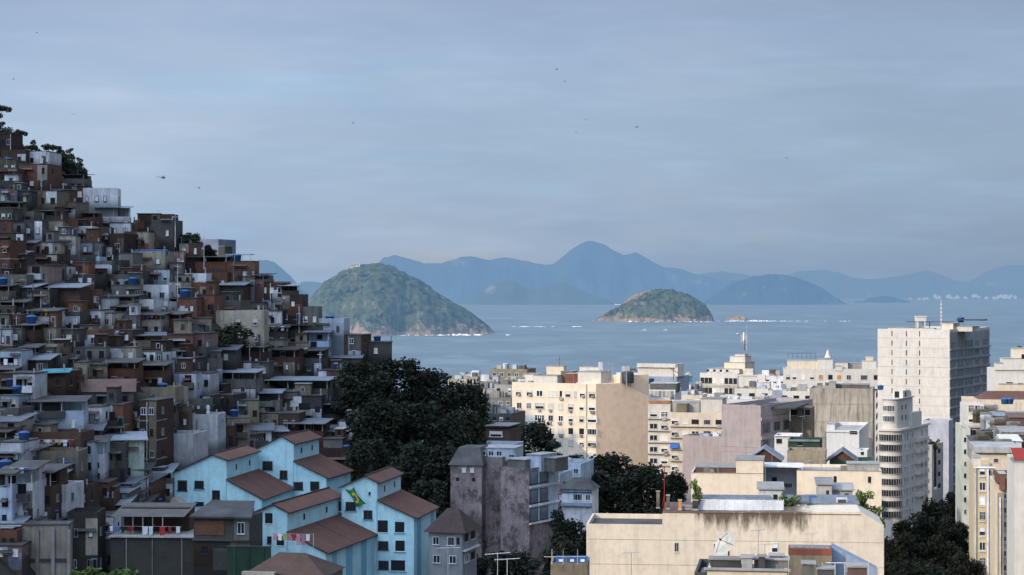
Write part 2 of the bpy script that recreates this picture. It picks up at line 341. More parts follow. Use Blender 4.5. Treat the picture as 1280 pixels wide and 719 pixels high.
mountain('islet','low dark islet before the eastern shore',10000,[(1068,378.4),(1078,376),(1090,372),(1104,369.5),(1114,371),(1126,374),(1138,377.4)],378,mC,seed=33,run=1.0)
# ------------------------------------------------------------------ wooded islands
def island_mat(name, L, air, rock_lvl, rockx=None):
    m,nt,bs=new_mat(name); geo=nn(nt,'ShaderNodeNewGeometry'); pos=geo.outputs['Position']
    sp=nn(nt,'ShaderNodeSeparateXYZ'); nt.links.new(pos,sp.inputs[0])
    n1=noise_n(nt,pos,.030,5,.6); n2=noise_n(nt,pos,.085,5,.7,1,1,.8)
    c=mixc(nt,ramp_n(nt,n2,.42,.58),(.004,.010,.006),(.100,.104,.034)); c=mixc(nt,math_n(nt,'MULTIPLY',ramp_n(nt,n1,.42,.62),.75),c,(.10,.105,.042))
    n4=noise_n(nt,pos,.055,5,.7,1,.5,.6)
    c=mixc(nt,math_n(nt,'MULTIPLY',ramp_n(nt,n4,.58,.64),.75),c,(.21,.175,.10))
    rock=mixc(nt,ramp_n(nt,noise_n(nt,pos,.10,5,.7,1,1,.35),.35,.65),(.13,.085,.055),(.46,.29,.16))
    n6=noise_n(nt,pos,.03,4,.65,1,1,.4)
    lvl=math_n(nt,'ADD',math_n(nt,'MULTIPLY',ramp_n(nt,n6,.55,.7),rock_lvl*2.2),math_n(nt,'ADD',math_n(nt,'MULTIPLY',math_n(nt,'SUBTRACT',noise_n(nt,pos,.02,4,.6),.5),rock_lvl*3.2),rock_lvl))
    k=ramp_n(nt,math_n(nt,'SUBTRACT',lvl,sp.outputs[2]),-2,2)
    if rockx: k=math_n(nt,'MAXIMUM',k,ramp_n(nt,math_n(nt,'ADD',math_n(nt,'ADD',sp.outputs[0],math_n(nt,'MULTIPLY',sp.outputs[2],rockx[2])),math_n(nt,'MULTIPLY',n1,rockx[1])),rockx[0]+4,rockx[0]-4))
    k=math_n(nt,'MULTIPLY',k,ramp_n(nt,n2,.2,.35))
    c=mixc(nt,k,c,rock)
    nt.links.new(c,bs.inputs['Base Color']); bs.inputs['Roughness'].default_value=1; bs.inputs['Specular IOR Level'].default_value=.1
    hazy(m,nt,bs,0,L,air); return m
def island(name,label,D,sil,m,tree=7.5,R0=.55,step=2.2,seed=0,bald=4):
    b=MB(); x0,x1=P(sil[0][0],0,D).x,P(sil[-1][0],0,D).x
    hm=max(P(0,s[1],D).z for s in sil); rr=(x1-x0)*R0
    nx=int((x1-x0)/step); ny=int(rr*1.5/step)
    for i in range(nx+1):
        x=x0+(x1-x0)*i/nx; px=640+x/D*F; S=max(P(0,tab(px,sil),D).z-3.5,0); S*=1+.05*noise.noise(Vector((x*.035+seed,1,0)))+.035*noise.noise(Vector((x*.11+seed,4,0)))
        r=rr*(.22+.78*(S/hm))**.8*(1+.18*noise.noise(Vector((x*.02+seed,0,0))))
        for j in range(ny+1):
            y=-rr*1.05+j*(rr*1.5)/ny; u=abs(y)/r
            z=S*(1-u**1.7) if u<1 else -(u-1)*40
            n=noise.noise(Vector((x*.025+seed,y*.025,2)))
            z+=n*S*.10*min(1,u*1.5) + noise.noise(Vector((x*.08+seed,y*.03,z*.08)))*4*min(1,u*2)
            if z>bald:
                d=noise.voronoi(Vector((x/10+.35*noise.noise(Vector((x*.1,y*.1,1))),y/10,seed)))[0][0]
                z+=tree*math.sqrt(max(0,1-min(1,d*1.15)**2))*(.6+.6*noise.noise(Vector((x*.05,y*.05,7)))) -.5
            else: z+=2.5*noise.noise(Vector((x*.15,y*.15,4)))
            b.v.append((x,D+y,z))
    for i in range(nx):
        for j in range(ny): b.f.append((i*(ny+1)+j,(i+1)*(ny+1)+j,(i+1)*(ny+1)+j+1,i*(ny+1)+j+1)); b.m.append(0); b.sm.append(False)
    return tag(b.obj(name,m),label,'island',kind='structure')
ILA=(.125,.25,.43)
island('headland','large wooded headland with white buildings on its top and rocky shore',3600,[(330,420),(350,402),(375,385),(385,377),(394,366),(404,356),(415,346),(430,337),(445,332),(458,329),(470,328.5),(484,331),(500,337),(515,345),(530,354),(545,364),(560,374),(575,383),(590,392),(602,400),(610,407),(617,415)],island_mat('headland_forest',4900,ILA,9,(-302,70,.55)),seed=3)
island('island','small wooded island with pale rock on its shore and shoulder',4800,[(738,402),(745,399),(754,393),(765,387),(776,381),(786,373),(797,367),(810,362.5),(822,361.5),(835,361.5),(850,364.5),(862,369),(872,374),(882,381),(888,390),(892,402)],island_mat('island_forest',7600,ILA,8,(186,44,-2.2)),seed=11,R0=.42,step=2.6)
island('rock_islet','bare low tan rock rising from the surf beside the small island',4900,[(904,402),(909,397),(915,394.5),(923,393),(930,394),(936,399),(944,400),(950,402)],island_mat('bare_rock',11000,ILA,60),seed=17,R0=.3,bald=999,step=2)
# surf
fm_,nt,bs=new_mat('surf_foam'); bs.inputs['Base Color'].default_value=(.85,.88,.9,1); bs.inputs['Roughness'].default_value=.9
hazy(fm_,nt,bs,0,14000,(.3,.42,.55))
def foam(segs, D, label):
    b=MB()
    for x0,x1,amp in segs:
        n=max(3,int((x1-x0)/.9))
        for i in range(n):
            if noise.noise(Vector((i*.13+x0,D*.01,0)))<-.08 and n>6: continue
            px=x0+(x1-x0)*i/n+R.uniform(-.5,.5); hh=amp*(.6+1.7*R.random()**3)*math.sin(math.pi*(i+.5)/n)**.5; q=P(px,0,D+R.uniform(-25,25)); ww=R.uniform(.9,2.6)
            b.lathe([(ww*1.3,-.3),(ww,hh*.5),(ww*.4,hh),(0,hh*1.08)],0,6,(q.x,q.y,0))
    tag(b.obj('surf',fm_),label,'surf',kind='stuff')
foam([(452,492,.7),(491,497,1.6),(497,560,.9),(560,590,1.2),(575,605,.8),(600,622,.9),(628,640,.5)],3440,'white surf breaking along the rocky foot of the wooded headland')
foam([(785,800,1.4),(806,850,1.5),(850,892,.6)],4700,'thin white surf line under the small wooded island')
foam([(893,985,.9),(925,960,1.2),(985,1012,.4),(1025,1040,.4),(1050,1064,.4)],4790,'long thin line of surf running off the bare rock')
foam([(640,664,.35),(668,682,.3),(715,728,.5),(690,700,.3)],4150,'scattered whitecaps in the channel between headland and island')
b=MB()
foam([(762,792,1.6)],8900,'white surf on the far beach below the pointed summit')
# ------------------------------------------------------------------ hillside houses
SIL0=[(0,186),(60,216),(100,232),(160,276),(220,310),(300,340),(330,362),(380,398),(440,432),(452,452)]
HOUSES=[]   # dicts with px centre, description, root
COLN=dict(br='red brick',bd='dark brick',gr='grey rendered',gd='dark grey',tn='tan',cr='cream',wh='white',pb='pale blue',pk='dull pink',gn='pale green',lb='light blue',ol='dark olive')
WINKINDS=[('shut','gr','lwh'),('dark','gr','blind'),('dark','wood','wood'),('plain','frame','blind'),('plain','wood','wood'),('dark','slabl','blind'),('half','frame','blind'),('plain','alu','blind'),('shut','frame','blind'),('dark','slab','blind')]
def tank_mesh():
    b=MB(); b.lathe([(0,0),(.62,0),(.68,.05),(.80,.95),(.84,.98),(.84,1.04),(.80,1.06),(.78,1.1),(.35,1.25),(0,1.28)],0,16); return b.mesh('water_tank',M['tank'])
TANK=tank_mesh()
def add_tank(loc,label,group='blue water tanks on the roofs',s=1.0,m=None):
    o=link('water_tank',TANK,None,loc,0,(s,s,s)); tag(o,label,'water tank',group); return o
def house(x0,y0,x1,y1,m,roof='f',wc=2,wr=1,yaw=0,D=None,fl='',label=None,fill=False):
    cx=(x0+x1)/2
    D=D or depth_at(cx,y1); s=D/F; W=max(1.6,(x1-x0)*s); H=max(1.8,(y1-y0)*s); c=P(cx,y1,D)
    L=R.uniform(5,7.5); fd=5.0 if y1>600 else 3.5
    root=thing('hillside_house','', 'house',(c.x,c.y,c.z),math.radians(-yaw),'houses stacked on the hillside')
    zt=H; a=W/2; wm=M[m]
    b=MB(); open_top=roof=='v'; hs=0
    rt=.16
    if open_top: hs=min(2.5,max(1.6,H*.5)) if 'V' not in fl else H*.8
    zb=zt-rt-(hs if open_top else 0)
    if roof=='p':
        b.box(-a,a,0,L,-fd,zt-.75); b.box(-a,a,0,.15,zt-.75,zt); b.box(-a,-a+.15,.15,L,zt-.75,zt); b.box(a-.15,a,.15,L,zt-.75,zt); b.box(-a+.15,a-.15,L-.15,L,zt-.75,zt)
        zwall=zt-.75
    else:
        b.box(-a,a,0,L,-fd,zb); zwall=zb
    if open_top:
        ph=.85
        b.box(-a,a,0,.13,zb,zb+ph); b.box(-a,-a+.13,.13,L,zb,zb+ph); b.box(a-.13,a,.13,L,zb,zb+ph)
        b.box(-a+.13,a-.13,L*.55,L,zb,zt-rt)
    if roof=='g':
        gh=min(1.6,H*.35); zb2=zb-gh
        b=MB(); b.box(-a,a,0,L,-fd,zb2)
        for sx in (-a,a-.15):
            b.poly([(sx,0,zb2),(sx,L/2,zb),(sx,L,zb2)]); b.poly([(sx+.15,0,zb2),(sx+.15,L,zb2),(sx+.15,L/2,zb)])
        zwall=zb2
    b.obj('wall',wm,root)
    # roofs
    r=MB(); rm=M['slab']
    if roof in 'f': ov=R.choice([.03,.06,.15]); r.box(-a-ov,a+ov,-ov-.02,L+.1,zt-rt+R.uniform(0,.06),zt)
    elif roof=='p': r.box(-a+.16,a-.16,.16,L-.16,zwall+.003,zwall+.06)
    elif roof in 'mv':
        rise=.5 if roof=='m' else .25
        rm=M['metal'] if (roof=='m' or 'M' in fl) else M['slab']
        r.poly([(-a-.5,-.8,zt-rt),(a+.5,-.8,zt-rt),(a+.5,L+.3,zt+rise),(-a-.5,L+.3,zt+rise)]); r.poly([(-a-.5,-.8,zt-rt-.09),(-a-.5,L+.3,zt+rise-.09),(a+.5,L+.3,zt+rise-.09),(a+.5,-.8,zt-rt-.09)])
        r.poly([(-a-.5,-.8,zt-rt-.09),(a+.5,-.8,zt-rt-.09),(a+.5,-.8,zt-rt),(-a-.5,-.8,zt-rt)]); r.poly([(a+.5,-.8,zt-rt-.09),(a+.5,L+.3,zt+rise-.09),(a+.5,L+.3,zt+rise),(a+.5,-.8,zt-rt)])
        r.poly([(-a-.5,-.8,zt-rt-.09),(-a-.5,-.8,zt-rt),(-a-.5,L+.3,zt+rise),(-a-.5,L+.3,zt+rise-.09)])
    elif roof=='g':
        rm=M['rust']; y=L/2; k=.35; sl=gh/(L/2)
        for q in (0,):
            r.poly([(-a-.4,-k,zb2-k*sl+.05),(a+.4,-k,zb2-k*sl+.05),(a+.4,y,zb+.06),(-a-.4,y,zb+.06)]); r.poly([(-a-.4,y,zb+.06),(a+.4,y,zb+.06),(a+.4,L+k,zb2-k*sl+.05),(-a-.4,L+k,zb2-k*sl+.05)])
    elif roof=='t':
        rm=M['tiled']; r.poly([(-a-.3,-.4,zt-rt-.1),(a+.3,-.4,zt-rt-.1),(a+.3,L,zt+1.0),(-a-.3,L,zt+1.0)]); r.box(-a-.3,a+.3,-.42,-.36,zt-rt-.22,zt-rt-.07)
    if r.f: r.obj('roof',rm,root)
    if open_top:
        n=max(2,int(W/2.6)+1)
        for i in range(n):
            x=-a+.1+(W-.2)*i/(n-1); MB().box(x-.06,x+.06,.02,.12,zb+.85,zt-rt+.02).obj('post',M['post'],root)
    # belts on brick houses
    if m in('br','bd','gr') and H>4.2 and not open_top:
        k=MB()
        z=zwall-2.7
        while z>.6: k.box(-a-.03,a+.03,-.035,L*.6,z-.14,z); z-=2.7
        if k.f: k.obj('floor_slab',M['slabl'] if R.random()<.4 else M['slab'],root)
    # rooms
    nst=max(1,wr); avail=zwall
    fm=R.choice(WINKINDS)
    cnt=0
    if wc>0:
        for row in range(nst):
            zc=zwall-(row+.5)*avail/nst+.1
            hh=min(1.0,avail/nst*.5)
            wn=wc+(1 if W/wc>1.9 and not label and R.random()<.8 else 0)
            for k in range(wn):
                if wc*nst>3 and R.random()<.12: continue
                kd,fr,bl=fm if R.random()<.7 else R.choice(WINKINDS)
                ww=min(R.uniform(.45,.9),W/wn*.6)
                x=-a+W*(k+.5)/wn+R.uniform(-.2,.2)*W/wn*.5
                put_win(root,kd,x,-.047,zc,ww,hh,'f',fr,bl); cnt+=1
            if R.random()<.5: put_win(root,R.choice(['dark','plain']),a,L*.35,zc,.8,hh,'r','slabl')
        if R.random()<.35 and H>2.6 and avail/nst>2.0:
            x=R.choice([-1,1])*a*.78; put_win(root,'door',x,-.047,max(1.0,zwall-(nst-.5)*avail/nst-.2),.75,1.9,'f','wood' if R.random()<.6 else 'lb',name='door')
    # what owners have added over the years: half finished walls, rooms on the roof, awnings, balconies, pipes
    for rep in range(0 if label else 2):
      if W>2.2 and R.random()<.72:
        pw=W*R.uniform(.22,.55); px_=R.choice([-a,a-pw]); z1=zwall-(0 if R.random()<.6 else zwall*.45); z0=R.choice([-1.0,zwall*.4]) if z1>zwall*.8 else -1.0
        MB().box(px_+.003,px_+pw-.003,-.03-.015*rep,-.002,z0,z1-.02-.05*rep).obj('facade_panel',M[R.choice(['br','bd','gr','gd','wh','pb','cr','tn','gr','tn','wh'])],root)
    if roof in 'fp' and not label and y0>tab(cx,SIL0)+14 and W>2.8 and R.random()<.45:
        rw=W*R.uniform(.35,.6); x_=R.choice([-a+.2,a-.2-rw]); hh_=R.uniform(1.3,2.3); yb=R.uniform(1.2,2.6); zz=zwall+.05 if roof=='p' else zt
        rr_=MB().box(x_,x_+rw,yb,min(L,yb+3),zz,zz+hh_).obj('rooftop_room',M[R.choice(['br','bd','gr','gd','wh','tn','bd'])],root)
        MB().box(x_-.15,x_+rw+.15,yb-.25,min(L,yb+3)+.1,zz+hh_,zz+hh_+.1).obj('rooftop_room_roof',M[R.choice(['slab','slab','metal','rust','slabl'])],root)
        put_win(root,R.choice(['dark','plain','door']),x_+rw*.5,yb,zz+hh_*.5,.6,.8,'f',R.choice(['wood','frame','slab']))
    if wc>0 and R.random()<.35:
        aw_=W*R.uniform(.3,.8); x_=R.uniform(-a,a-aw_); z_=zwall*R.uniform(.75,.95); k=MB(); d_=R.uniform(.5,1.0)
        k.poly([(x_,-d_,z_-.3),(x_+aw_,-d_,z_-.3),(x_+aw_,-.01,z_),(x_,-.01,z_)]); k.poly([(x_,-d_,z_-.34),(x_,-.01,z_-.04),(x_+aw_,-.01,z_-.04),(x_+aw_,-d_,z_-.34)]); k.poly([(x_,-d_,z_-.34),(x_+aw_,-d_,z_-.34),(x_+aw_,-d_,z_-.3),(x_,-d_,z_-.3)])
        k.obj('awning',M[R.choice(['rust','rust','slab','metal','wood'])],root)
    if H>3.6 and R.random()<.3:
        bw_=W*R.uniform(.4,.8); x_=R.uniform(-a,a-bw_); z_=H*R.uniform(.25,.5); k=MB(); k.box(x_,x_+bw_,-.9,-.004,z_-.12,z_); k.box(x_,x_+bw_,-.9,-.82,z_,z_+.8); k.box(x_,x_+.08,-.82,-.004,z_,z_+.8); k.box(x_+bw_-.08,x_+bw_,-.82,-.004,z_,z_+.8); k.obj('balcony',M[R.choice(['gr','gd','wh','tn','slabl'])],root)
        MB().poly([(x_+.2,-.006,z_+.05),(x_+bw_-.2,-.006,z_+.05),(x_+bw_-.2,-.006,z_+1.9),(x_+.2,-.006,z_+1.9)]) ; k=MB(); k.box(x_+bw_*.2,x_+bw_*.8,-.05,-.004,z_,z_+1.9); k.obj('balcony_door',M['dark'],root)
    if R.random()<.3: x_=R.uniform(-a,a)*.9; MB().box(x_-.05,x_+.05,-.12,-.035,-1,zwall-.1).obj('drain_pipe',M[R.choice(['post','slab','wood'])],root)
    if open_top and R.random()<.75:
        put_win(root,'plain' if R.random()<.5 else 'dark',R.uniform(-.3,.3)*a,L*.55,zb+.6*hs,.9,.9,'f','frame')
    # stub columns for the next floor
    if roof in 'fp' and R.random()<.4 and y0>200:
        for x in (-a+.15,a-.15):
            MB().box(x-.1,x+.1,.05,.25,zt,zt+R.uniform(.5,1.1)).obj('column_stub',M['slabl'],root)
    rooftxt=dict(f='flat roof',p='walled roof terrace',m='sloping metal roof',v='open veranda on posts',g='rusty gable roof',t='tiled lean-to roof',n='no roof')[roof]
    wtxt='' if cnt==0 else ('one window' if cnt==1 else ('two windows' if cnt==2 else 'several windows'))
    h=dict(px=cx,py=(y0+y1)/2,D=D,root=root,label=label,desc=f"{COLN[m]} house with {rooftxt}",short=f"{COLN[m]} house",w=wtxt,z=c.z+zt,W=W,L=L,yaw=math.radians(-yaw),base=c,rect=(x0,y0,x1,y1),zwall=c.z+zwall,top=c.z+(zwall if roof=='p' else zt))
    h['fl']=fl; HOUSES.append(h); return h
HD='''
0 166 15 190 bd f 1 1 y=10
0 187 58 208 bd p 2 1
48 189 62 208 wh f 1 1
0 210 21 233 br f 2 1
22 205 60 238 br f 3 2 y=8
75 217 105 234 gr v 2 1 A
62 214 80 228 gd p 1 1
80 232 106 254 bd f 1 1
0 236 18 259 pb f 2 1
16 238 37 260 gd f 1 1
36 238 72 264 tn f 2 1
62 236 80 256 gr p 1 1
0 260 16 282 gd f 1 1
16 262 74 278 gr v 3 1
30 276 78 300 gr f 2 1
76 274 96 302 br p 1 1
104 235 147 258 wh p 4 1 y=-6;l=white flat roofed house with four windows on the ridge right of the trees
122 258 162 280 wh v 3 1 VM;y=-8
137 278 163 300 wh f 2 1
166 275 217 304 gd p 2 1 A;y=6
172 268 200 279 bd f 1 1
200 268 217 280 bd p 1 1
0 300 12 346 br f 1 2
12 303 42 316 pk m 0 1
40 302 66 322 cr f 2 1
69 294 94 321 cr f 2 1 y=-5
93 302 124 322 pb f 1 1 y=-5
94 281 138 303 wh p 2 1
12 318 34 345 gd f 1 1
32 318 101 332 gr p 0 1
33 331 60 360 pk f 1 1
58 331 100 346 wh f 4 1
100 334 132 354 br m 2 1
98 323 124 334 pb p 1 1
120 308 140 326 gd f 1 1
136 292 186 320 bd p 0 1 y=8
184 294 218 318 br f 2 1 T
164 314 206 336 cr p 2 1 y=3;l=cream house with a row of blue tanks on its roof terrace
204 314 230 338 pk f 2 1 A
148 316 166 342 gr f 0 1
140 325 150 345 gd f 1 1
147 338 178 358 gd p 0 1
176 336 212 358 gr f 3 1
118 326 140 344 gr p 0 1
140 356 178 378 gr f 3 1 T
177 356 211 378 wh p 2 1 y=4;l=white house whose windows face over a lower white wall with a rail
163 377 210 392 wh p 3 1
211 352 226 376 cr f 1 1
212 372 240 392 bd v 1 1
0 357 42 374 gr m 1 1
40 362 62 390 gd f 1 1
59 358 100 388 bd m 0 1 y=6;l=long dark brick house with a blank wall under a sheet metal roof
97 362 126 387 br f 2 1 A
124 372 137 392 wh f 1 1
0 376 30 394 gr v 2 1
28 390 100 409 gd p 3 1 L
98 387 126 409 wh f 3 1
125 391 140 414 cr f 1 1
141 394 170 416 gr f 2 1
174 390 226 416 br v 3 1 L
0 392 8 412 tn f 1 1
6 393 26 412 br f 1 1
26 408 70 432 tn f 2 1 T
70 410 124 434 gr f 1 1
0 411 13 438 wh f 2 1
12 411 27 432 gr f 1 1
28 431 72 452 tn p 1 1
124 413 142 428 gr f 1 1
105 425 130 440 pb p 2 1 T
140 412 166 432 bd f 1 1
164 418 204 442 tn v 2 1 M
202 417 241 441 br f 2 1 A
92 434 132 452 gr f 2 1
131 434 170 456 cr f 3 1
168 439 204 456 wh f 4 1
203 438 228 452 wh v 3 1
0 438 27 467 pb f 2 1
28 448 60 470 bd m 1 1
44 464 82 492 bd f 2 1 l=dark brick house below the turquoise sheet awning
92 456 134 476 tn f 2 1
132 454 205 482 bd v 3 1
0 466 19 496 bd f 1 1
16 466 44 512 wh f 2 2 y=5
82 470 100 496 br f 1 1
99 474 166 512 gr g 4 1 V;l=grey house under a wide rusty gable roof of corrugated sheets
164 484 219 508 tn p 0 1 T
0 494 24 516 pb f 2 1 T
24 500 104 540 pb v 3 1 y=-6;l=long house with a row of white veranda posts above a white wall
103 508 128 532 wh f 2 1
140 494 188 524 gr p 1 1 A
128 508 188 547 gd p 0 1
174 500 196 582 bd f 1 3 y=10
192 506 236 542 ol p 0 1
104 534 152 556 bd m 2 1 y=-10
134 548 180 604 gn m 1 2 y=-12;l=tall pale green house under a slanted pale metal roof
113 552 156 602 gd p 3 2
0 534 26 556 bd p 1 1
0 552 27 588 wh f 1 1 T
26 540 102 568 bd p 2 1 L
38 564 98 600 tn p 2 1
96 552 116 594 pb f 1 2
194 542 242 582 wh p 0 1 l=wide stained white wall house left of the blue apartment blocks
152 588 212 614 gd m 1 1
186 598 216 628 gr p 1 1
0 590 12 660 pb v 1 2
10 588 64 655 bd v 3 2 L;y=4
64 606 110 652 wh p 3 2 y=8
112 602 136 628 br f 2 1
140 602 188 620 wh m 2 1
110 628 142 640 bd p 0 1
84 640 122 725 gd p 1 2
116 645 142 676 wh f 1 1 D=262
118 674 146 725 gr f 1 1 D=258
224 304 252 324 bd f 1 1
231 320 283 344 br v 2 1 y=4;l=brick house with an open loggia above the blank white wall
231 342 284 364 wh p 1 1 y=4
282 326 318 354 br f 3 1 T
299 344 318 360 wh v 1 1
317 343 330 358 pk v 1 1
326 352 353 374 br f 2 1
350 356 374 380 gd v 1 1 M
338 368 378 388 bd p 2 1
273 355 328 380 bd m 1 1 y=5
270 376 330 394 gr f 1 1
226 353 266 374 br p 1 1
222 370 268 400 br f 3 1 T
222 397 264 424 tn f 3 1
264 388 330 434 cr p 3 2 l=broad cream house half hidden by the dark bush in front
328 388 352 412 wh f 3 1
326 374 352 392 pk f 2 1
350 384 398 412 gr p 2 1 A
392 398 430 420 pb p 1 1 T
382 414 411 452 lb v 2 2 M;y=4;l=light blue two storey house near the dark trees at the slope end
409 418 452 450 bd f 1 2 y=12
350 428 386 448 br f 3 1
336 424 354 448 cr f 1 1
330 408 386 430 gd v 2 1 L
218 416 256 442 pk f 2 1
252 436 330 456 gd m 1 1
252 448 278 470 gr p 0 1
286 452 314 468 br f 0 1
312 452 336 474 gr f 1 1 A
334 436 402 466 bd v 3 1
200 448 228 470 pb f 3 1
262 464 320 494 gr v 1 1 M
217 466 245 500 pb f 2 1
242 466 262 492 wh f 2 1 y=6
334 474 410 508 gr v 3 1 M;y=6;l=house under the broadest pale metal roof on slender posts
320 488 372 520 gr v 2 1 M;y=6
326 516 374 542 bd f 3 1 y=6
398 462 446 488 br f 2 1 T
410 446 450 466 gr m 1 1
396 484 446 508 gd p 2 1
200 486 222 512 cr p 0 1
244 494 292 512 gd f 2 1
274 506 292 524 wh f 1 1
288 500 324 534 gr f 3 1
236 518 272 560 wh p 1 1 y=4;l=bright white stepped house with blue tarpaulins on its terrace
268 532 292 564 bd f 3 1
284 522 312 564 tn f 2 1 T
310 536 358 564 gr m 0 1
358 528 404 560 br v 2 1 M;y=6
366 494 402 530 gd f 2 1
400 504 448 534 bd v 2 1 M
424 526 446 564 wh f 2 1
404 548 428 580 gr f 2 1
392 560 450 592 bd p 2 1 T
420 586 446 612 br p 1 1
456 427 490 450 gd f 1 1 TA;D=383;l=lone boxy house standing above the dark trees on the crest
'''
M['red']=M['red']; COLN['red']='red painted'
def parse():
    for ln in HD.strip().split('\n'):
        t=ln.split(None,8); x0,y0,x1,y1=map(float,t[:4]); m,rf=t[4],t[5]; wc,wr=int(t[6]),int(t[7])
        kw={}; fl=''
        if len(t)>8:
            for o in t[8].split(';'):
                if o.startswith('y='): kw['yaw']=float(o[2:])
                elif o.startswith('l='): kw['label']=o[2:]
                elif o.startswith('D='): kw['D']=float(o[2:])
                else: fl+=o
        if 'yaw' not in kw: kw['yaw']=R.choice([-9,-5,0,4,7,10])
        if x1-x0>41 and 'label' not in kw and 'D' not in kw and rf in 'fpvm' and R.random()<.8:
            cut=x0+(x1-x0)*R.uniform(.38,.62); alt=R.choice([m,m,'gr','tn','bd','br','cr','wh','gd'])
            ab=[(x0,cut,m,rf,R.uniform(-1,2)),(cut,x1,alt,R.choice([rf,rf,'f','p','v']),R.uniform(-4,3))]
            if R.random()<.5: ab=[(ab[0][0],ab[0][1],alt,ab[1][3],ab[1][4]),(ab[1][0],ab[1][1],m,rf,ab[0][4])]
            for i,(p0,p1,mm,r2,dy) in enumerate(ab):
                if mm not in COLN: mm='gr'
                k2=dict(kw); k2['yaw']=kw['yaw']+R.uniform(-6,6); house(p0,y0+dy,p1,y1+R.uniform(-1,2),mm,r2,max(1,(wc+i)//2),wr,fl=fl if i==0 else fl.replace('T','').replace('A','').replace('L',''),**k2)
        else: house(x0,y0,x1,y1,m,rf,wc,wr,fl=fl,**kw)
parse()
# gaps between the houses one can make out: more small houses
SIL=[(0,186),(60,216),(100,232),(160,276),(220,310),(300,340),(330,362),(380,398),(440,432),(452,452)]
rects=[h['rect'] for h in HOUSES]
keep=[h['rect'] for h in HOUSES if h['label']]
def covered(x0,y0,x1,y1):
    n=k=0
    for i in range(6):
        for j in range(4):
            x=x0+(x1-x0)*(i+.5)/6; y=y0+(y1-y0)*(j+.5)/4; n+=1
            if any(a<=x<=c and b<=y<=d for a,b,c,d in rects): k+=1
    return k/n
yy=200
while yy<690:
    xx=R.uniform(-14,0)
    while xx<446:
        wpx=R.uniform(18,38); hpx=R.uniform(14,22)
        cx=xx+wpx/2
        blocked=(yy>tab(cx,[(200,600),(266,560),(352,536),(420,560),(450,575)])-8 and cx>200) or (cx>420 and yy>470)
        if yy>tab(cx,SIL)+8 and not blocked and covered(xx,yy,xx+wpx,yy+hpx)<.70 and len(HOUSES)<298 and not any(min(xx+wpx,c_)-max(xx,a_)>3 and min(yy+hpx,d_)-max(yy,b_)>3 for a_,b_,c_,d_ in keep):
            house(xx,yy,xx+wpx,yy+hpx,R.choice(['bd','gd','gr','gr','br','tn','tn','ol','pk','cr']),R.choice(['f','p','f','v','m']),R.choice([1,2,2,3]),1,yaw=R.choice([-8,0,5,10]),fl=R.choice(['','','','A','T']),fill=True)
            rects.append((xx,yy,xx+wpx,yy+hpx))
        xx+=wpx*.8
    yy+=13
print('HOUSES',len(HOUSES))
# labels: every house is told apart by its look and its place among the landmarks
LANDM=[(98,270,'white gabled house at the ridge'),(184,322,'row of blue tanks'),(130,488,'rusty gable roof'),(254,540,'blue tarpaulins'),(292,418,'dark hillside bush'),(397,432,'light blue two storey house'),
 (42,690,'concrete retaining wall'),(258,342,'brick loggia'),(372,482,'broadest metal roof'),(42,222,'tall brick house near the ridge trees'),(60,520,'long white veranda'),(80,372,'blank dark brick house'),
 (158,572,'tall pale green house'),(70,463,'turquoise awning'),(245,300,'round tree on the ridge'),(192,384,'white wall with rail')]
ORD=['','first','second','third','fourth','fifth','sixth','seventh','eighth','ninth','tenth','eleventh','twelfth','thirteenth','fourteenth','fifteenth','sixteenth','seventeenth','eighteenth']
def dirword(dx,dy):
    a=math.degrees(math.atan2(dy,dx))%360
    return ['right of','below and right of','below','below and left of','left of','above and left of','above','above and right of'][int((a+22.5)//45)%8]
def label_houses():
    bk={}
    for h in HOUSES:
        if h['label']: continue
        d=sorted((math.hypot(h['px']-x,(h['py']-y)*1.3),x,y,n) for x,y,n in LANDM)[0]
        h['key']=(d[3],dirword(h['px']-d[1],h['py']-d[2])); h['dist']=d[0]; bk.setdefault(h['key'],[]).append(h)
    for k,l in bk.items():
        l.sort(key=lambda q:q['dist'])
        for i,h in enumerate(l):
            h['rel']=f"{ORD[i+1]} one {k[1]} the {k[0]}" if len(l)>1 else f"{k[1]} the {k[0]}"
            tx=h['desc'] if len((h['desc']+' '+h['rel']).split())<=16 else h['short']
            h['label']=f"{tx}, {h['rel']}"
            if len(h['label'].split())>16: h['label']=h['label'].replace(' one ',' ').replace('grey rendered','grey').replace('long white veranda','white veranda')
    for h in HOUSES: h['root']['label']=h['label']; h['where']=h.get('rel')
label_houses()
def roof_pt(h,fx,fy): # point on the roof, fx in -1..1, fy in 0..1
    q=Vector((fx*h['W']/2,fy*h['L'],0)); q.rotate(Matrix.Rotation(h['yaw'],3,'Z'))
    return Vector((h['base'].x+q.x,h['base'].y+q.y,h['top']))
def antenna_mesh(h,boom,n,tilt=0):
    b=MB(); b.tube((0,0,0),(0,0,h),.03,.022,0,5); b.tube((-boom/2,0,h-.1),(boom/2,0,h-.1+tilt),.018,.018,0,4)
    for i in range(n):
        x=-boom/2+boom*(i+.3)/n; z=h-.1+tilt*(x/boom+.5); l=.34-.16*i/n
        b.tube((x,-l,z),(x,l,z),.012,.012,0,4)
    return b.mesh('tv_antenna',M['alu'])
ANT=antenna_mesh(2.6,1.3,7); ANT2=antenna_mesh(3.6,1.8,8,.12)
def ref(h): 
    return (f"the {h['short']} {h['where']}" if h.get('where') else 'the '+h['label'])
def clip(s,n=16):
    return ' '.join(s.split()[:n])
dish_me=None
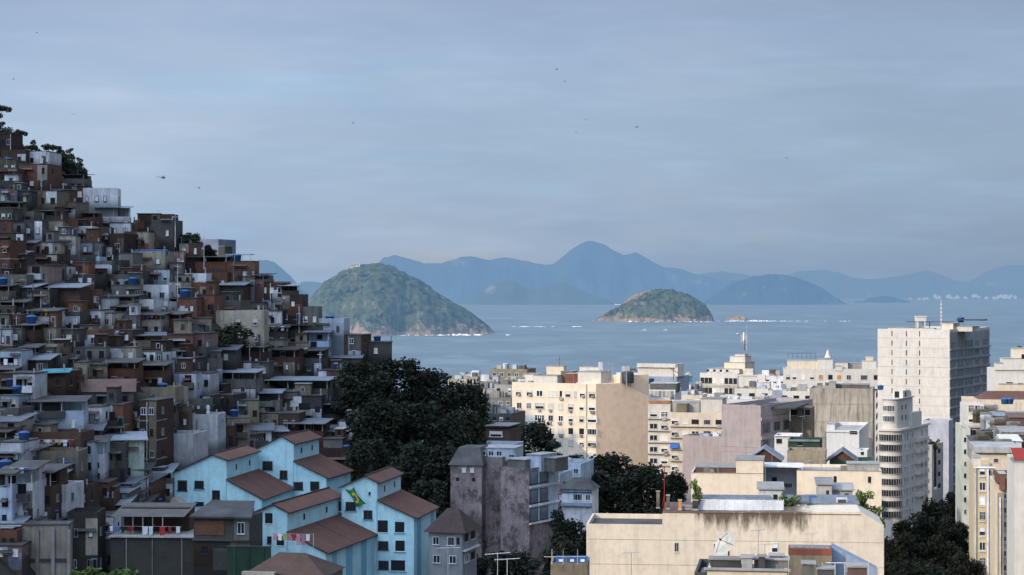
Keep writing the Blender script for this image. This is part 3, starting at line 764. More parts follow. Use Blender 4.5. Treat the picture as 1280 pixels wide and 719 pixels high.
for h in HOUSES:
    if h['rect']==(164,314,206,336):
        for i in range(6):
            q=roof_pt(h,-.85+i*.34,.25); add_tank(q,'blue round water tank in the row along the cream house roof','row of blue tanks on the cream house',.85)
    elif 'T' in h['fl']:
        q=roof_pt(h,R.uniform(-.6,.6),R.uniform(.2,.5)); add_tank(q,clip('blue tank on '+ref(h)),s=R.uniform(.8,1.05))
    if 'A' in h['fl']:
        q=roof_pt(h,R.uniform(-.8,.8),R.uniform(.1,.5)); o=link('tv_antenna',ANT,None,q,R.uniform(-1,1)); tag(o,clip('thin aerial on '+ref(h)),'antenna','television aerials on the hillside roofs')
    if 'L' in h['fl']:
        q=roof_pt(h,0,0)-Vector((0,.5,0)); n=max(4,int(h['W']/.9)); wz=max(q.z-1.0,h['base'].z+1.2) if h['zwall']<h['top']-.5 else q.z-1.2
        t=thing('clothesline',clip('washing hung out on '+ref(h)),'laundry',(q.x,q.y,wz),h['yaw'],'washing lines on the hillside'); wd=h['W']*.8
        MB().tube((-wd/2,0,1.0),(wd/2,0,1.0),.012,.012,0,4).obj('line',M['post'],t)
        for i in range(n):
            x=-wd/2+wd*(i+.5)/n; l=R.uniform(.45,.9); w2=R.uniform(.2,.32); g=MB()
            g.poly([(x-w2,0,1.0),(x-w2*.9,.05,1.0-l),(x+w2*.9,-.03,1.0-l*R.uniform(.85,1)),(x+w2,0,1.0)]); g.obj('garment',M[R.choice(['lred','lwh','lwh','lbl','lpk','ldk','yel'])],t)
# ------------------------------------------------------------------ planes: build against a facade that stands at depth D and is turned by th
class Face:
    def __init__(s, px, D, th):
        s.C=P(px,HY,D); s.th=math.radians(th); s.u=Vector((math.cos(s.th),-math.sin(s.th),0)); s.v=Vector((math.sin(s.th),math.cos(s.th),0))
    def x(s,px):
        k=(px-640)/F; return (k*s.C.y-s.C.x)/(math.cos(s.th)+k*math.sin(s.th))
    def xz(s,px,py):
        a=s.x(px); Y=s.C.y-a*math.sin(s.th); return a, CZ+(HY-py)/F*Y
    def back(s,px,x0):   # how far behind the facade, starting at x0, the line of sight of px is met
        A=s.C+s.u*x0; k=(px-640)/F; return (k*A.y-A.x)/(math.sin(s.th)-k*math.cos(s.th))
blue=mat('turquoise_wall_paint',(.44,.69,.73),stain=.42,var=.14,rnd=.03,scale=.22,dirt=(.20,.30,.33))
bluep=mat('darker_turquoise_paint',(.17,.40,.52),stain=.1,var=.06,rnd=.03)
def apt_block(label,D,peak,leave,reave,wtop,wlow,zbpx,Ld,wins,th=10,seams=0,pil=()):
    fc=Face(peak[0],D,th); q=fc.xz
    xK,zK=q(*peak); xL,zL=q(*leave); xE,zE=q(*reave); xT,zT=q(*wtop); xW,zW=q(*wlow); _,zb=q(peak[0],zbpx)
    xT=xE
    root=thing('apartment_block',label,'apartment block',tuple(fc.C.xy)+(zb,),-fc.th,'turquoise apartment blocks with tiled roofs')
    Z=lambda z:z-zb
    b=MB(); b.prism([(xL,0),(xW,0),(xW,Z(zW)),(xT,Z(zT)),(xE,Z(zE)),(xK,Z(zK)),(xL,Z(zL))],0,Ld); b.obj('wall',blue,root)
    def slope(x0,z0,x1,z1,ol,orr,name='roof',y0=-.35,y1=Ld+.3):
        d=(z1-z0)/(x1-x0); x0-=ol; z0-=ol*d; x1+=orr; z1+=orr*d
        r=MB(); t=.16
        r.poly([(x0,y0,z0+t),(x1,y0,z1+t),(x1,y1,z1+t),(x0,y1,z0+t)]); r.poly([(x0,y0,z0+.01),(x0,y1,z0+.01),(x1,y1,z1+.01),(x1,y0,z1+.01)])
        r.poly([(x0,y0,z0+.01),(x1,y0,z1+.01),(x1,y0,z1+t),(x0,y0,z0+t)],1); r.poly([(x1,y0,z1+.01),(x1,y1,z1+.01),(x1,y1,z1+t),(x1,y0,z1+t)],1); r.poly([(x0,y1,z0+.01),(x0,y0,z0+.01),(x0,y0,z0+t),(x0,y1,z0+t)],1)
        return r.obj(name,[M['tile'],M['tiled']],root)
    slope(xL,Z(zL),xK,Z(zK),.4,0); slope(xK,Z(zK),xE,Z(zE),0,.45); slope(xT+.02,Z(zT),xW,Z(zW),0,.5)
    MB().box(xK-.12,xK+.12,-.37,Ld+.32,Z(zK)+.12,Z(zK)+.26).obj('ridge_cap',M['tiled'],root)
    if seams:
        sl=(zW-zT)/(xW-xT); g=MB()
        g.poly([(xT+.02,Ld*.5-.1,Z(zT)+.2),(xW+.4,Ld*.5-.1,Z(zW)+.2+sl*.4),(xW+.4,Ld*.5+.1,Z(zW)+.2+sl*.4),(xT+.02,Ld*.5+.1,Z(zT)+.2)]); g.obj('valley_gutter',M['dkm'],root)
    MB().box(xT-.06,xT+.0,-.07,-.0,0,Z(zT)-.1).obj('drain_pipe',bluep,root)
    for px,py,wp,hp,kd in wins:
        a,z=q(px,py); s=D/F
        put_win(root,kd,a,0,Z(z),wp*s,hp*s,'f','dkm' if kd!='dark' else 'frame','blind')
        if R.random()<.5: MB().box(a-wp*s*.62,a+wp*s*.62,-.16,-.003,Z(z)-hp*s*.62,Z(z)-hp*s*.55).obj('sill',bluep,root)
    # stair side: darker recessed strips, upper clerestory openings
    for i,(y0,y1) in enumerate(pil):
        MB().box(xW+.004,xW+.05,Ld*y0,Ld*y1,0,Z(zW)-.35).obj('recessed_strip',bluep,root)
    for y in (.3,.72): put_win(root,'dark',xE,Ld*y,Z((zE+zT)/2) if zE-zT>1.6 else Z(zT)-2.0,.0001+.7,.8,'r','frame') if zE-zT>1.6 else None
    return root,fc,Z,q,(xK,xW,Ld,zW)
def G(d): return d
A_=apt_block('turquoise gabled block farthest left, its dark low roof in front',290,(266,569),(213.5,593),(283,575),(281,600),(327,623.5),700,16,
 [(228,607,12,13,'wide'),(249,606,12,10,'wide'),(270,618.5,10,11,'plain'),(290,634,13,12,'grid'),(311.5,634,12,13,'grid'),(249,630,12,5,'wide')],th=9)
B_=apt_block('turquoise gabled block at the back, highest of the group',306,(352.6,546),(318,563),(367,554),(366,577),(408,597),690,12.5,
 [(319,583,8,13,'dark'),(334.5,582,13,11,'grid'),(354.5,593.5,10,11,'plain'),(373,607.5,12,10,'wide'),(393.5,608,12,12,'dark')],th=12)
C_=apt_block('nearest turquoise block with the large double tiled roof',262,(342,631),(312,643.5),(359,640),(357,665.5),(407,690.5),800,21,
 [(336,648,10,13,'dark'),(350.5,676,10,12,'dark'),(337,675,6,9,'plain')],th=14,seams=1,pil=((.12,.2),(.38,.5),(.68,.78)))
D_=apt_block('tall turquoise block at the right of the group with three storeys of windows',280,(457,596),(427,609),(471.6,603),(471,626),(517.6,647),760,14,
 [(438.5,633,13,11,'grid'),(460,643.5,11,11,'plain'),(478.5,658,13,15,'dark'),(499.5,659,12,13,'dark'),(479,682,13,11,'wide'),(500,682.5,12,13,'dark'),(479.5,706.5,13,11,'wide'),(497.5,707,18,13,'dark'),(462,617,3,4,'dark'),(425,633,3,12,'dark')],th=10,pil=((.12,.30),(.75,.9)))
# flag draped from a window of the right block
root,fc,Z,q,_=D_
flag=MB(); n=12
yl=M['yel']; gr=mat('flag_green',(.02,.17,.05),stain=0,rnd=0,var=.1); bl2=mat('flag_blue',(.02,.05,.22),stain=0,rnd=0,var=.1); fy=mat('flag_yellow',(.50,.42,.03),stain=0,rnd=0,var=.1)
def fp(s,t): # s along the length, t across
    px=435.5+s*15+t*10+1.5*math.sin(5*s+3*t); py=612+s*20-t*3+1.2*math.sin(7*t+2*s)
    a,z=q(px,py); return (a,-.35-.25*math.sin(3*s+2*t)-.12*math.sin(9*t),z-z+Z(z))
for i in range(n):
    for j in range(8):
        s0,s1,t0,t1=i/n,(i+1)/n,j/8-.3,(j+1)/8-.3
        ss,tt=(s0+s1)/2,(j+.5)/8; d=abs(ss-.5)/.42+abs(tt-.5)/.42
        mi=2 if math.hypot(ss-.5,tt-.5)<.16 else (1 if d<1 else 0)
        flag.poly([fp(s0,t0),fp(s1,t0),fp(s1,t1),fp(s0,t1)],mi)
fo=flag.obj('flag',[gr,fy,bl2],None,root.location,root.rotation_euler[2]); tag(fo,'green and yellow flag hanging down the right turquoise block','flag')
# ------------------------------------------------------------------ lower left corner
def walled(name,label,cat,px0,px1,py0,py1,D,m,L=4,th=0,fd=6,extra=None):
    fc=Face((px0+px1)/2,D,th); a,z0=fc.xz(px0,py1); b_,z1=fc.xz(px1,py0); _,z1=fc.xz((px0+px1)/2,py0); _,z0=fc.xz((px0+px1)/2,py1)
    root=thing(name,label,cat,tuple(fc.C.xy)+(z0,),-fc.th)
    MB().box(a,b_,0,L,-fd,z1-z0).obj('wall',m,root)
    return root,a,b_,z1-z0,L,fc
r_,a,b_,h_,L,fc=walled('retaining_wall','tall stained concrete retaining wall at the lower left corner','wall',-12,86,657,722,238,mat('board_concrete',(.27,.235,.185),stain=.7,rnd=0),3,-4)
for i in range(6):
    x=a+(b_-a)*i/5; MB().box(x-.2,x+.2,-.25,0,-3,h_-.3-.15*(i%2)).obj('buttress',M['slabl'],r_)
MB().box(a-.1,b_+.1,-.1,3.1,h_,h_+.18).obj('coping',M['slab'],r_)
MB().box(a,b_,-.16,-.002,h_*.30,h_*.36).obj('ledge',M['slab'],r_)
r_,a,b_,h_,L,fc=walled('terrace_house','dark terrace house with clothes hung along its parapet below the blue blocks','house',138,250,672,740,250,M['gd'],9,3)
MB().box(a-.2,b_+.2,-.35,9,h_,h_+.14).obj('floor_slab',M['slabl'],r_)
k=MB(); k.box(a,b_*.55,5.5,8.8,h_+.14,h_+3.0); k.obj('upper_room',M['bd'],r_)
k=MB(); k.poly([(a-.3,1.2,h_+2.35),(b_*.6,1.2,h_+2.35),(b_*.6,9,h_+3.25),(a-.3,9,h_+3.25)]); k.obj('roof',M['gr'],r_)
for i in range(6): MB().box(a+i*(b_-a)/9-.05,a+i*(b_-a)/9+.05,1.3,1.4,h_+.14,h_+2.38).obj('post',M['slabl'],r_)
for z in (-1.2,-3.6): MB().box(a,b_,-.06,-.001,z,z+.12).obj('ledge',M['slab'],r_)
for i in range(4): x=a+(b_-a)*(.1+.24*i); put_win(r_,['dark','plain','dark','door'][i],x,-.002,1.0-.6*(i%2)+h_*.1,.8,.8,'f','slab')
for x in (.18,.47,.8): MB().box(a+(b_-a)*x-.05,a+(b_-a)*x+.05,-.14,-.07,-5,h_-.1).obj('drain_pipe',M['slabl'],r_)
for x0,x1,z0,z1,m_ in ((.02,.2,-.9,1.6,'bd'),(.3,.44,-3.3,-1.4,'gr'),(.55,.95,-1.0,.9,'bd'),(.7,.9,-3.4,-1.5,'tn')): MB().box(a+(b_-a)*x0,a+(b_-a)*x1,-.035,-.003,z0,z1).obj('facade_panel',M[m_],r_)
t=thing('clothesline','washing in white red and blue along the dark terrace below the blue blocks','laundry',r_.location+Vector((0,-.2,h_+.2)),r_.rotation_euler[2])
MB().tube((a,0,1.15),(b_*.6,0,1.15),.015,.015,0,4).obj('line',M['post'],t)
for x,wd,l,c in [(-4.6,.5,.7,'lbl'),(-3.9,.4,.8,'ldk'),(-3.0,.7,.6,'lred'),(-1.2,.7,1.0,'lwh'),(-.5,.5,1.0,'lwh'),(.9,.7,1.1,'lred'),(1.8,.4,.9,'lred'),(-5.3,.4,.6,'lwh'),(2.8,.5,.8,'lwh')]:
    MB().poly([(x-wd/2,0,1.15),(x-wd/2,.03,1.15-l),(x+wd/2,-.03,1.15-l),(x+wd/2,0,1.15)]) ; g=MB(); g.poly([(x-wd/2,-.02,1.15),(x-wd/2*.9,.03,1.15-l),(x+wd/2*.9,-.03,1.15-l*.93),(x+wd/2,-.02,1.15)]); g.obj('garment',M[c],t)
# brick hut with sloped roof right of it and the green walls
r_,a,b_,h_,L,fc=walled('brick_hut','small brick hut with grey side window room in front of the blue blocks','hut',242,312,646,690,248,M['gd'],6,8)
MB().box(a+.2,a+(b_-a)*.55,-.08,-.002,h_-2.2,h_-.5).obj('brick_panel',M['br'],r_)
k=MB(); k.poly([(a-.4,-.6,h_+.05),(b_+.4,-.6,h_+.05),(b_-1.0,6.2,h_+1.3),(a+.4,6.2,h_+1.3)]); k.poly([(a-.4,-.6,h_-.1),(a-.4,-.6,h_+.05),(a+.4,6.2,h_+1.3)]); k.poly([(b_+.4,-.6,h_+.05),(b_+.4,-.6,h_-.1),(b_-1,6.2,h_+1.3)]); k.box(a-.4,b_+.4,-.62,-.55,h_-.15,h_+.04); k.obj('roof',M['slab'],r_)
MB().box(b_*.45,b_-.05,-.05,-.002,h_-3.6,h_-.1).obj('grey_room_front',M['gr'],r_); put_win(r_,'plain',b_*.7,-.06,h_-1.3,.9,1.4,'f','frame')
for x0,x1,z0,z1,m_ in ((.0,.3,-1.6,.9,'bd'),(.35,.62,-2.2,.4,'gr'),(.66,1.0,-1.0,1.2,'tn')): MB().box(a+(b_-a)*x0+.01,a+(b_-a)*x1-.01,-.045,-.003,z0,z1).obj('facade_panel',M[m_],r_)
put_win(r_,'dark',a+(b_-a)*.2,-.05,.2,.8,.9,'f','slab'); put_win(r_,'half',a+(b_-a)*.82,-.05,.1,.7,.9,'f','frame')
MB().box(a-.1,b_+.1,-.5,-.05,1.35,1.47).obj('ledge',M['slab'],r_)
r_,a,b_,h_,L,fc=walled('green_wall','low green painted yard wall below the brick hut','wall',284,338,684,726,240,M['green'],.4,6)
MB().box(a-.05,b_+.05,-.05,.45,h_,h_+.1).obj('coping',M['slab'],r_)
for i in range(3): x=a+(b_-a)*(i+.5)/3; MB().box(x-.12,x+.12,-.1,0,-2,h_).obj('pier',M['green'],r_)
t=thing('clothesline','pink towels and clothes on a line in front of the nearest turquoise block','laundry',fc.C.xy.to_3d()+Vector((2.2,4,r_.location.z+h_-.6)),-.15)
MB().tube((0,0,1.7),(5,0,1.7),.015,.015,0,4).obj('line',M['post'],t)
for x in (0,5): MB().tube((x,0,0),(x,0,1.75),.04,.04,0,5).obj('post',M['post'],t)
for i,c in enumerate(['lpk','lwh','yel','lpk','lred','lpk','lpk','lwh']):
    x=.4+i*.56; g=MB(); l=.8+.5*(i in (5,6)); g.poly([(x-.24,0,1.7),(x-.22,.04,1.7-l),(x+.22,-.04,1.7-l),(x+.24,0,1.7)]); g.obj('garment',M[c],t)
# dark roofed shed at the bottom
fc=Face(360,225,12); a,z1=fc.xz(312,712); b_,_=fc.xz(405,712); zz=fc.xz(358,703)[1]
r_=thing('shed','dark roofed shed at the bottom edge before the nearest turquoise block','shed',tuple(fc.C.xy)+(z1-4,),-fc.th)
MB().box(a,b_,0,7,-6,3.6).obj('wall',M['gr'],r_)
k=MB(); hz=zz-z1+4
k.poly([(a-.3,-.4,3.7),(b_+.3,-.4,3.5),((a+b_)/2+1,3.5,hz+.6),((a+b_)/2-2,3.5,hz+.6)]); k.poly([(b_+.3,-.4,3.5),(b_+.3,7.4,3.5),((a+b_)/2+1,3.5,hz+.6)]); k.poly([(a-.3,7.4,3.7),(a-.3,-.4,3.7),((a+b_)/2-2,3.5,hz+.6)]); k.poly([(b_+.3,7.4,3.5),(a-.3,7.4,3.7),((a+b_)/2-2,3.5,hz+.6),((a+b_)/2+1,3.5,hz+.6)]); k.obj('roof',M['tiled'],r_)
MB().box(a-.5,a+3.2,-1.2,-.4,2.6,3.9).obj('parapet',M['slabl'],r_)
# awning and tarpaulins
q=P(70,464,depth_at(70,492)-1); aw=MB(); aw.poly([(-2.1,-1,-.25),(2.1,-1,-.1),(2.1,1.2,.4),(-2.1,1.2,.25)]); aw.poly([(-2.1,-1,-.32),(2.1,-1,-.17),(2.1,-1,-.1),(-2.1,-1,-.25)])
tag(aw.obj('awning',M['turq'],None,q),'turquoise sheet awning over the dark brick house','awning')
hb=[h for h in HOUSES if h['rect']==(236,518,272,560)][0]
for i in range(3):
    q=roof_pt(hb,-.5+.55*i,.55); q.z-=.7; g=MB(); ph=R.uniform(0,6)
    for a in range(6):
        for c in range(4):
            f=lambda a,c:((a-3)*.36,(c-2)*.3,.7+.55*math.exp(-((a-3)**2+(c-2)**2)/5)+.18*math.sin(a*2.1+ph)*math.cos(c*1.7)-(.55 if a in(0,6) or c in(0,4) else 0))
            g.poly([f(a,c),f(a+1,c),f(a+1,c+1),f(a,c+1)])
    tag(g.obj('tarpaulin',M['tarp'],None,q),['crumpled blue tarpaulin at the left end of the bright white terrace','crumpled blue tarpaulin at the middle of the bright white terrace','crumpled blue tarpaulin at the right end of the bright white terrace'][i],'tarpaulin')
b=MB(); b.lathe([(.25,-.6),(.34,-.2),(.22,.3),(.30,.7),(.12,1.0),(0,1.05)],0,9); tag(b.obj('white_sack',M['lwh'],None,roof_pt(hb,.1,.4)+Vector((0,0,1.0))),'white wrapped bundle standing on the blue tarpaulins','bundle')
add_tank(Vector(P(148,486,depth_at(148,512)+2)) - Vector((0,0,.8)),'round blue tank beside the rusty gable roof',s=1.1)
# satellite dishes
def dish(label,loc,r,rz,tilt,m,post=1.2,grp=None):
    t=thing('satellite_dish',label,'satellite dish',loc,rz,grp)
    MB().tube((0,0,0),(0,0,post),.06,.06,0,6).obj('mast',M['dkm'],t)
    b=MB(); n=20; pr=[(r*k/5,.5*r*(k/5)**2*.55) for k in range(6)]; b.lathe(pr,0,n); 
    d=b.obj('reflector',m,t,(0,-.1,post)); d.rotation_euler=(tilt,0,0)
    f=MB()
    for k in range(3):
        a=k*2.094; f.tube((r*.9*math.cos(a),r*.9*math.sin(a),.24*r),(0,0,.75*r),.02,.02,0,4)
    f.lathe([(0,.7*r),(.09,.7*r),(.07,.85*r),(0,.86*r)],0,8); o=f.obj('feed_horn',M['dkm'],d)
    rb=MB()
    for k in range(12):
        a=k*math.pi/6
        for j in range(5):
            p0,p1=pr[j],pr[j+1]; rb.tube((p0[0]*math.cos(a),p0[0]*math.sin(a),p0[1]-.02),(p1[0]*math.cos(a),p1[0]*math.sin(a),p1[1]-.02),.018,.018,0,4)
    rb.obj('rib',M['alu'],d); return t
meshm=mat('dish_mesh',(.36,.34,.30),stain=.3,rnd=0)
dish('pale mesh satellite dish on the roofs left of the blue blocks',P(222,642,262)-Vector((0,0,.6)),1.55,.9,1.05,meshm)
# ------------------------------------------------------------------ trees
def leaf_mat(name,a,b_):
    m,nt,bs=new_mat(name); geo=nn(nt,'ShaderNodeNewGeometry'); oi=nn(nt,'ShaderNodeObjectInfo')
    c=mixc(nt,ramp_n(nt,noise_n(nt,geo.outputs['Position'],.45,3),.35,.65),a,b_)
    c=mixc(nt,math_n(nt,'MULTIPLY',ramp_n(nt,noise_n(nt,geo.outputs['Position'],2.6,2),.5,.7),.5),c,tuple(x*1.6 for x in b_))
    hs=nn(nt,'ShaderNodeHueSaturation'); nt.links.new(c,hs.inputs['Color']); nt.links.new(math_n(nt,'ADD',math_n(nt,'MULTIPLY',oi.outputs['Random'],.5),.75),hs.inputs['Value'])
    nt.links.new(hs.outputs[0],bs.inputs['Base Color']); bs.inputs['Roughness'].default_value=.7; bs.inputs['Specular IOR Level'].default_value=.2
    return m
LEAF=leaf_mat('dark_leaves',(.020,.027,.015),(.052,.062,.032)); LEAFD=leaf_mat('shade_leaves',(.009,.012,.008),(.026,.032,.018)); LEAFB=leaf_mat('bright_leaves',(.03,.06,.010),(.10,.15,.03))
LEAFX=leaf_mat('deep_shade_leaves',(.0035,.005,.0035),(.010,.013,.007))  # leaf colour darkened to stand in for the shade of the street
BARK=mat('bark',(.06,.045,.035),stain=.2)
def crown_mesh(kind,seed,n,leaf=.34,m=None):
    r=random.Random(seed); b=MB(); cl=[]
    if kind=='broad':
        for i in range(42):
            a=r.uniform(0,6.283); e=r.uniform(-.95,1); rad=r.uniform(.5,1)
            cl.append((math.cos(a)*rad*4.3*math.sqrt(max(.1,1-max(e,0)**2*.8)),math.sin(a)*rad*4.3*math.sqrt(max(.1,1-max(e,0)**2*.8)),8.6+e*4.4,r.uniform(1.1,2.1)))
    elif kind=='umbrella':
        for i in range(15):
            a=r.uniform(0,6.283); rad=r.uniform(.3,1)*4.4; cl.append((math.cos(a)*rad,math.sin(a)*rad,r.choice([8.2,10,11.6])+r.uniform(-.4,.4),r.uniform(.8,1.5)))
    elif kind=='tier':
        for i in range(34):
            k=r.randrange(5); a=r.uniform(0,6.283); rad=r.uniform(.15,1)*(5.4-k*.95); cl.append((math.cos(a)*rad,math.sin(a)*rad,4.6+k*1.9+r.uniform(-.3,.3)-rad*.12,r.uniform(.8,1.4)))
    else:
        for i in range(9): cl.append((r.uniform(-.9,.9),r.uniform(-.9,.9),r.uniform(.5,3.2),r.uniform(.5,.9)))
    wts=[c[3]**2 for c in cl]
    for i in range(n):
        c=r.choices(cl,wts)[0]; d=Vector((r.gauss(0,1),r.gauss(0,1),r.gauss(0,1))).normalized()*c[3]*r.uniform(.45,1.12)
        fl=.45 if kind in('umbrella','tier') else .8
        p=Vector(c[:3])+Vector((d.x,d.y,d.z*fl)); s=leaf*r.uniform(.55,1.3)
        u=Vector((r.gauss(0,1),r.gauss(0,1),r.gauss(0,.5))).normalized(); v=u.cross(Vector((r.gauss(0,1),r.gauss(0,1),r.gauss(0,1)))).normalized()*s*.7; u*=s
        b.poly([p-u,p+v*.8-u*.1,p+u,p-v*.8+u*.1])
    return b.mesh('crown',m or LEAF), cl
def trunk_mesh(cl,seed,h0=9):
    r=random.Random(seed); b=MB(); top=min(c[2] for c in cl)
    fork=max(.4,top*.55); b.tube((0,0,-2.5),(.1,.05,fork),.42,.30,0,8)
    for c in r.sample(cl,min(9,len(cl))):
        mid=Vector((c[0]*.5+.1,c[1]*.5,fork+(c[2]-fork)*.6)); b.tube((.1,.05,fork-.1),mid,.22,.13,0,6); b.tube(mid,c[:3],.13,.04,0,5)
    return b.mesh('trunk',BARK)
PROTO={}
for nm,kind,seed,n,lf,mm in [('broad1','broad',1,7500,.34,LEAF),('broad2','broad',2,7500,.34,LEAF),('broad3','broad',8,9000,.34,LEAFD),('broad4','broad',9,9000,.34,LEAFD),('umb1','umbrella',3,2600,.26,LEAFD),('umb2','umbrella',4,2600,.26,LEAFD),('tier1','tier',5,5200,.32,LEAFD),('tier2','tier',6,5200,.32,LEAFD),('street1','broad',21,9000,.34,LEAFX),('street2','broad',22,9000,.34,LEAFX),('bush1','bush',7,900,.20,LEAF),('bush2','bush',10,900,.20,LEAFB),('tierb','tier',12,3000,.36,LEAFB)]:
    me,cl=crown_mesh(kind,seed,n,lf,mm)
    hh=max(c[2]+c[3]*.8 for c in cl); wd=2*max(max(abs(c[0]),abs(c[1]))+c[3]*.8 for c in cl)
    PROTO[nm]=(me,trunk_mesh(cl,seed),hh,wd)
def tree(kind,label,px,py,wpx,D,group,zg=None,name='tree',cat='tree',hmin=3):
    q=P(px,py,D); g=ground(q.x,q.y) if zg is None else zg; hgt=max(hmin,q.z-g)
    me,tr,hh,wd=PROTO[kind]; s=wpx*D/F/wd
    t=thing(name,label,cat,(q.x,q.y,q.z-hgt),R.uniform(0,6.28),group)
    link('crown',me,t,(0,0,0),0,(s,s,hgt/hh)); link('trunk',tr,t,(0,0,0),0,(s,s,hgt/hh)); return t
def treeh(kind,label,px,py,wpx,D,hgt,group,name='tree',cat='tree'):  # fixed height in metres
    q=P(px,py,D); return tree(kind,label,px,py,wpx,D,group,zg=q.z-hgt,name=name,cat=cat)
g1='dark trees on the shoulder of the hill'
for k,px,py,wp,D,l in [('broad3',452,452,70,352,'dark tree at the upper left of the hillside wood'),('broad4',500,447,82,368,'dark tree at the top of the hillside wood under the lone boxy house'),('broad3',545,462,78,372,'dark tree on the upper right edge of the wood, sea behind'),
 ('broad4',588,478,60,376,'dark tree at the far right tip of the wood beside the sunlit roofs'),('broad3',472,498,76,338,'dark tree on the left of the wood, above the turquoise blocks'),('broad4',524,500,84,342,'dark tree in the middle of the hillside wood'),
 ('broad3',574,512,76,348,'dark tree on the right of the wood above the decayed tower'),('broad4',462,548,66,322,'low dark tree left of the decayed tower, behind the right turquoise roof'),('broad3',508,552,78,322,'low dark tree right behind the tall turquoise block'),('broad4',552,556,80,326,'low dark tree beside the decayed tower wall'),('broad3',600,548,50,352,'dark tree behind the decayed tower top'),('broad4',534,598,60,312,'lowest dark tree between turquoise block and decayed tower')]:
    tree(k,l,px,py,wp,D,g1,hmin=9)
g2='thin trees along the ridge'
for k,px,py,wp,D,h,l in [('umb1',-8,128,46,392,11,'tallest thin ridge tree cut by the left edge'),('broad3',0,152,36,386,8,'dense low ridge tree at the left edge'),('umb1',20,160,30,388,9,'thin ridge tree second from the left edge'),('umb2',34,174,34,388,8,'flat topped ridge tree above the tall brick house'),('umb2',50,184,30,389,7,'low ridge tree hugging the roofs near the tall brick house'),('umb1',64,178,34,390,9,'spreading ridge tree in the middle of the ridge line'),('umb2',80,184,32,390,9,'ridge tree with thin flat layers near the right end'),('broad3',76,194,34,389,6,'dense ridge bush tree behind the grey ridge houses'),('umb2',93,196,30,390,8,'last ridge tree before the white flat roofed house'),('broad3',96,206,26,388,5,'dense low ridge tree at the right end of the row'),('umb1',103,214,16,388,5,'small ridge shrub tree just above the white house')]:
    treeh(k,l,px,py,wp,D,h,g2)
treeh('broad1','round dark tree on the ridge beside a distant blue grey tower',238,290,34,384,7,None); treeh('broad3','smaller dark tree right below the round ridge tree',262,306,20,382,5,None)
treeh('bush1','dark hillside bush in front of the broad cream house',294,403,52,depth_at(294,436)-3,5.2,None,'bush','bush'); treeh('bush1','low dark shrub at the left foot of the broad cream house',276,412,26,depth_at(276,436)-3,3.6,None,'bush','bush')
g3='dark trees down among the apartment buildings'
for k,px,py,wp,D,h,l in [('broad4',668,526,66,405,18,'tiered dark tree in front of the sunlit beige slab'),('tier2',690,548,62,400,13,'smaller tiered tree right of the tall one before the beige slab'),('broad3',722,568,22,420,7,'small tree at the foot of the beige slab'),
 ('broad3',768,567,86,378,16,'broad dark round tree left of centre before the beige slab wall'),('broad4',806,580,80,376,15,'dark round tree behind the red mast'),('broad3',842,590,40,392,12,'small dark tree at the right end of the round grove'),('broad4',738,590,44,372,13,'dark tree on the left end of the round grove'),
 ('broad4',686,632,58,318,12,'dark tree right at the foot of the decayed tower'),('broad3',716,650,60,300,12,'dark tree left of the cream windowless wall'),('broad4',640,688,74,282,9,'dark tree at the bottom below the decayed tower'),('broad3',700,676,50,285,9,'dark shrub tree at the bottom behind the blue tanks'),('broad3',590,690,50,285,7,'low dark tree right of the small white villa')]:
    treeh(k,l,px,py,wp,D,h,g3)
g4='street trees in the shaded street'
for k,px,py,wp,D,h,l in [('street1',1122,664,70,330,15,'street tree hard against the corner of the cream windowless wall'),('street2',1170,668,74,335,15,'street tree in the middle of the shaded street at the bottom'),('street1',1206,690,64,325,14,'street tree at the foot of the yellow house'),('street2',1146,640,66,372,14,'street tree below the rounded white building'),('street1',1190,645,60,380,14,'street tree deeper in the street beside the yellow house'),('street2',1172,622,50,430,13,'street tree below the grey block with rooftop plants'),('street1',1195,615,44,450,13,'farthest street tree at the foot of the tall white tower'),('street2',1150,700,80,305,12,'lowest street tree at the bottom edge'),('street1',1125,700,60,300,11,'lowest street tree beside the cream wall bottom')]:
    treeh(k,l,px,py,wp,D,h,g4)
treeh('bush2','bright green bush at the bottom left edge',132,707,64,225,4,None,'bush','bush'); treeh('bush2','second bright bush left of the first at the bottom edge',104,713,30,224,3,None,'bush','bush')
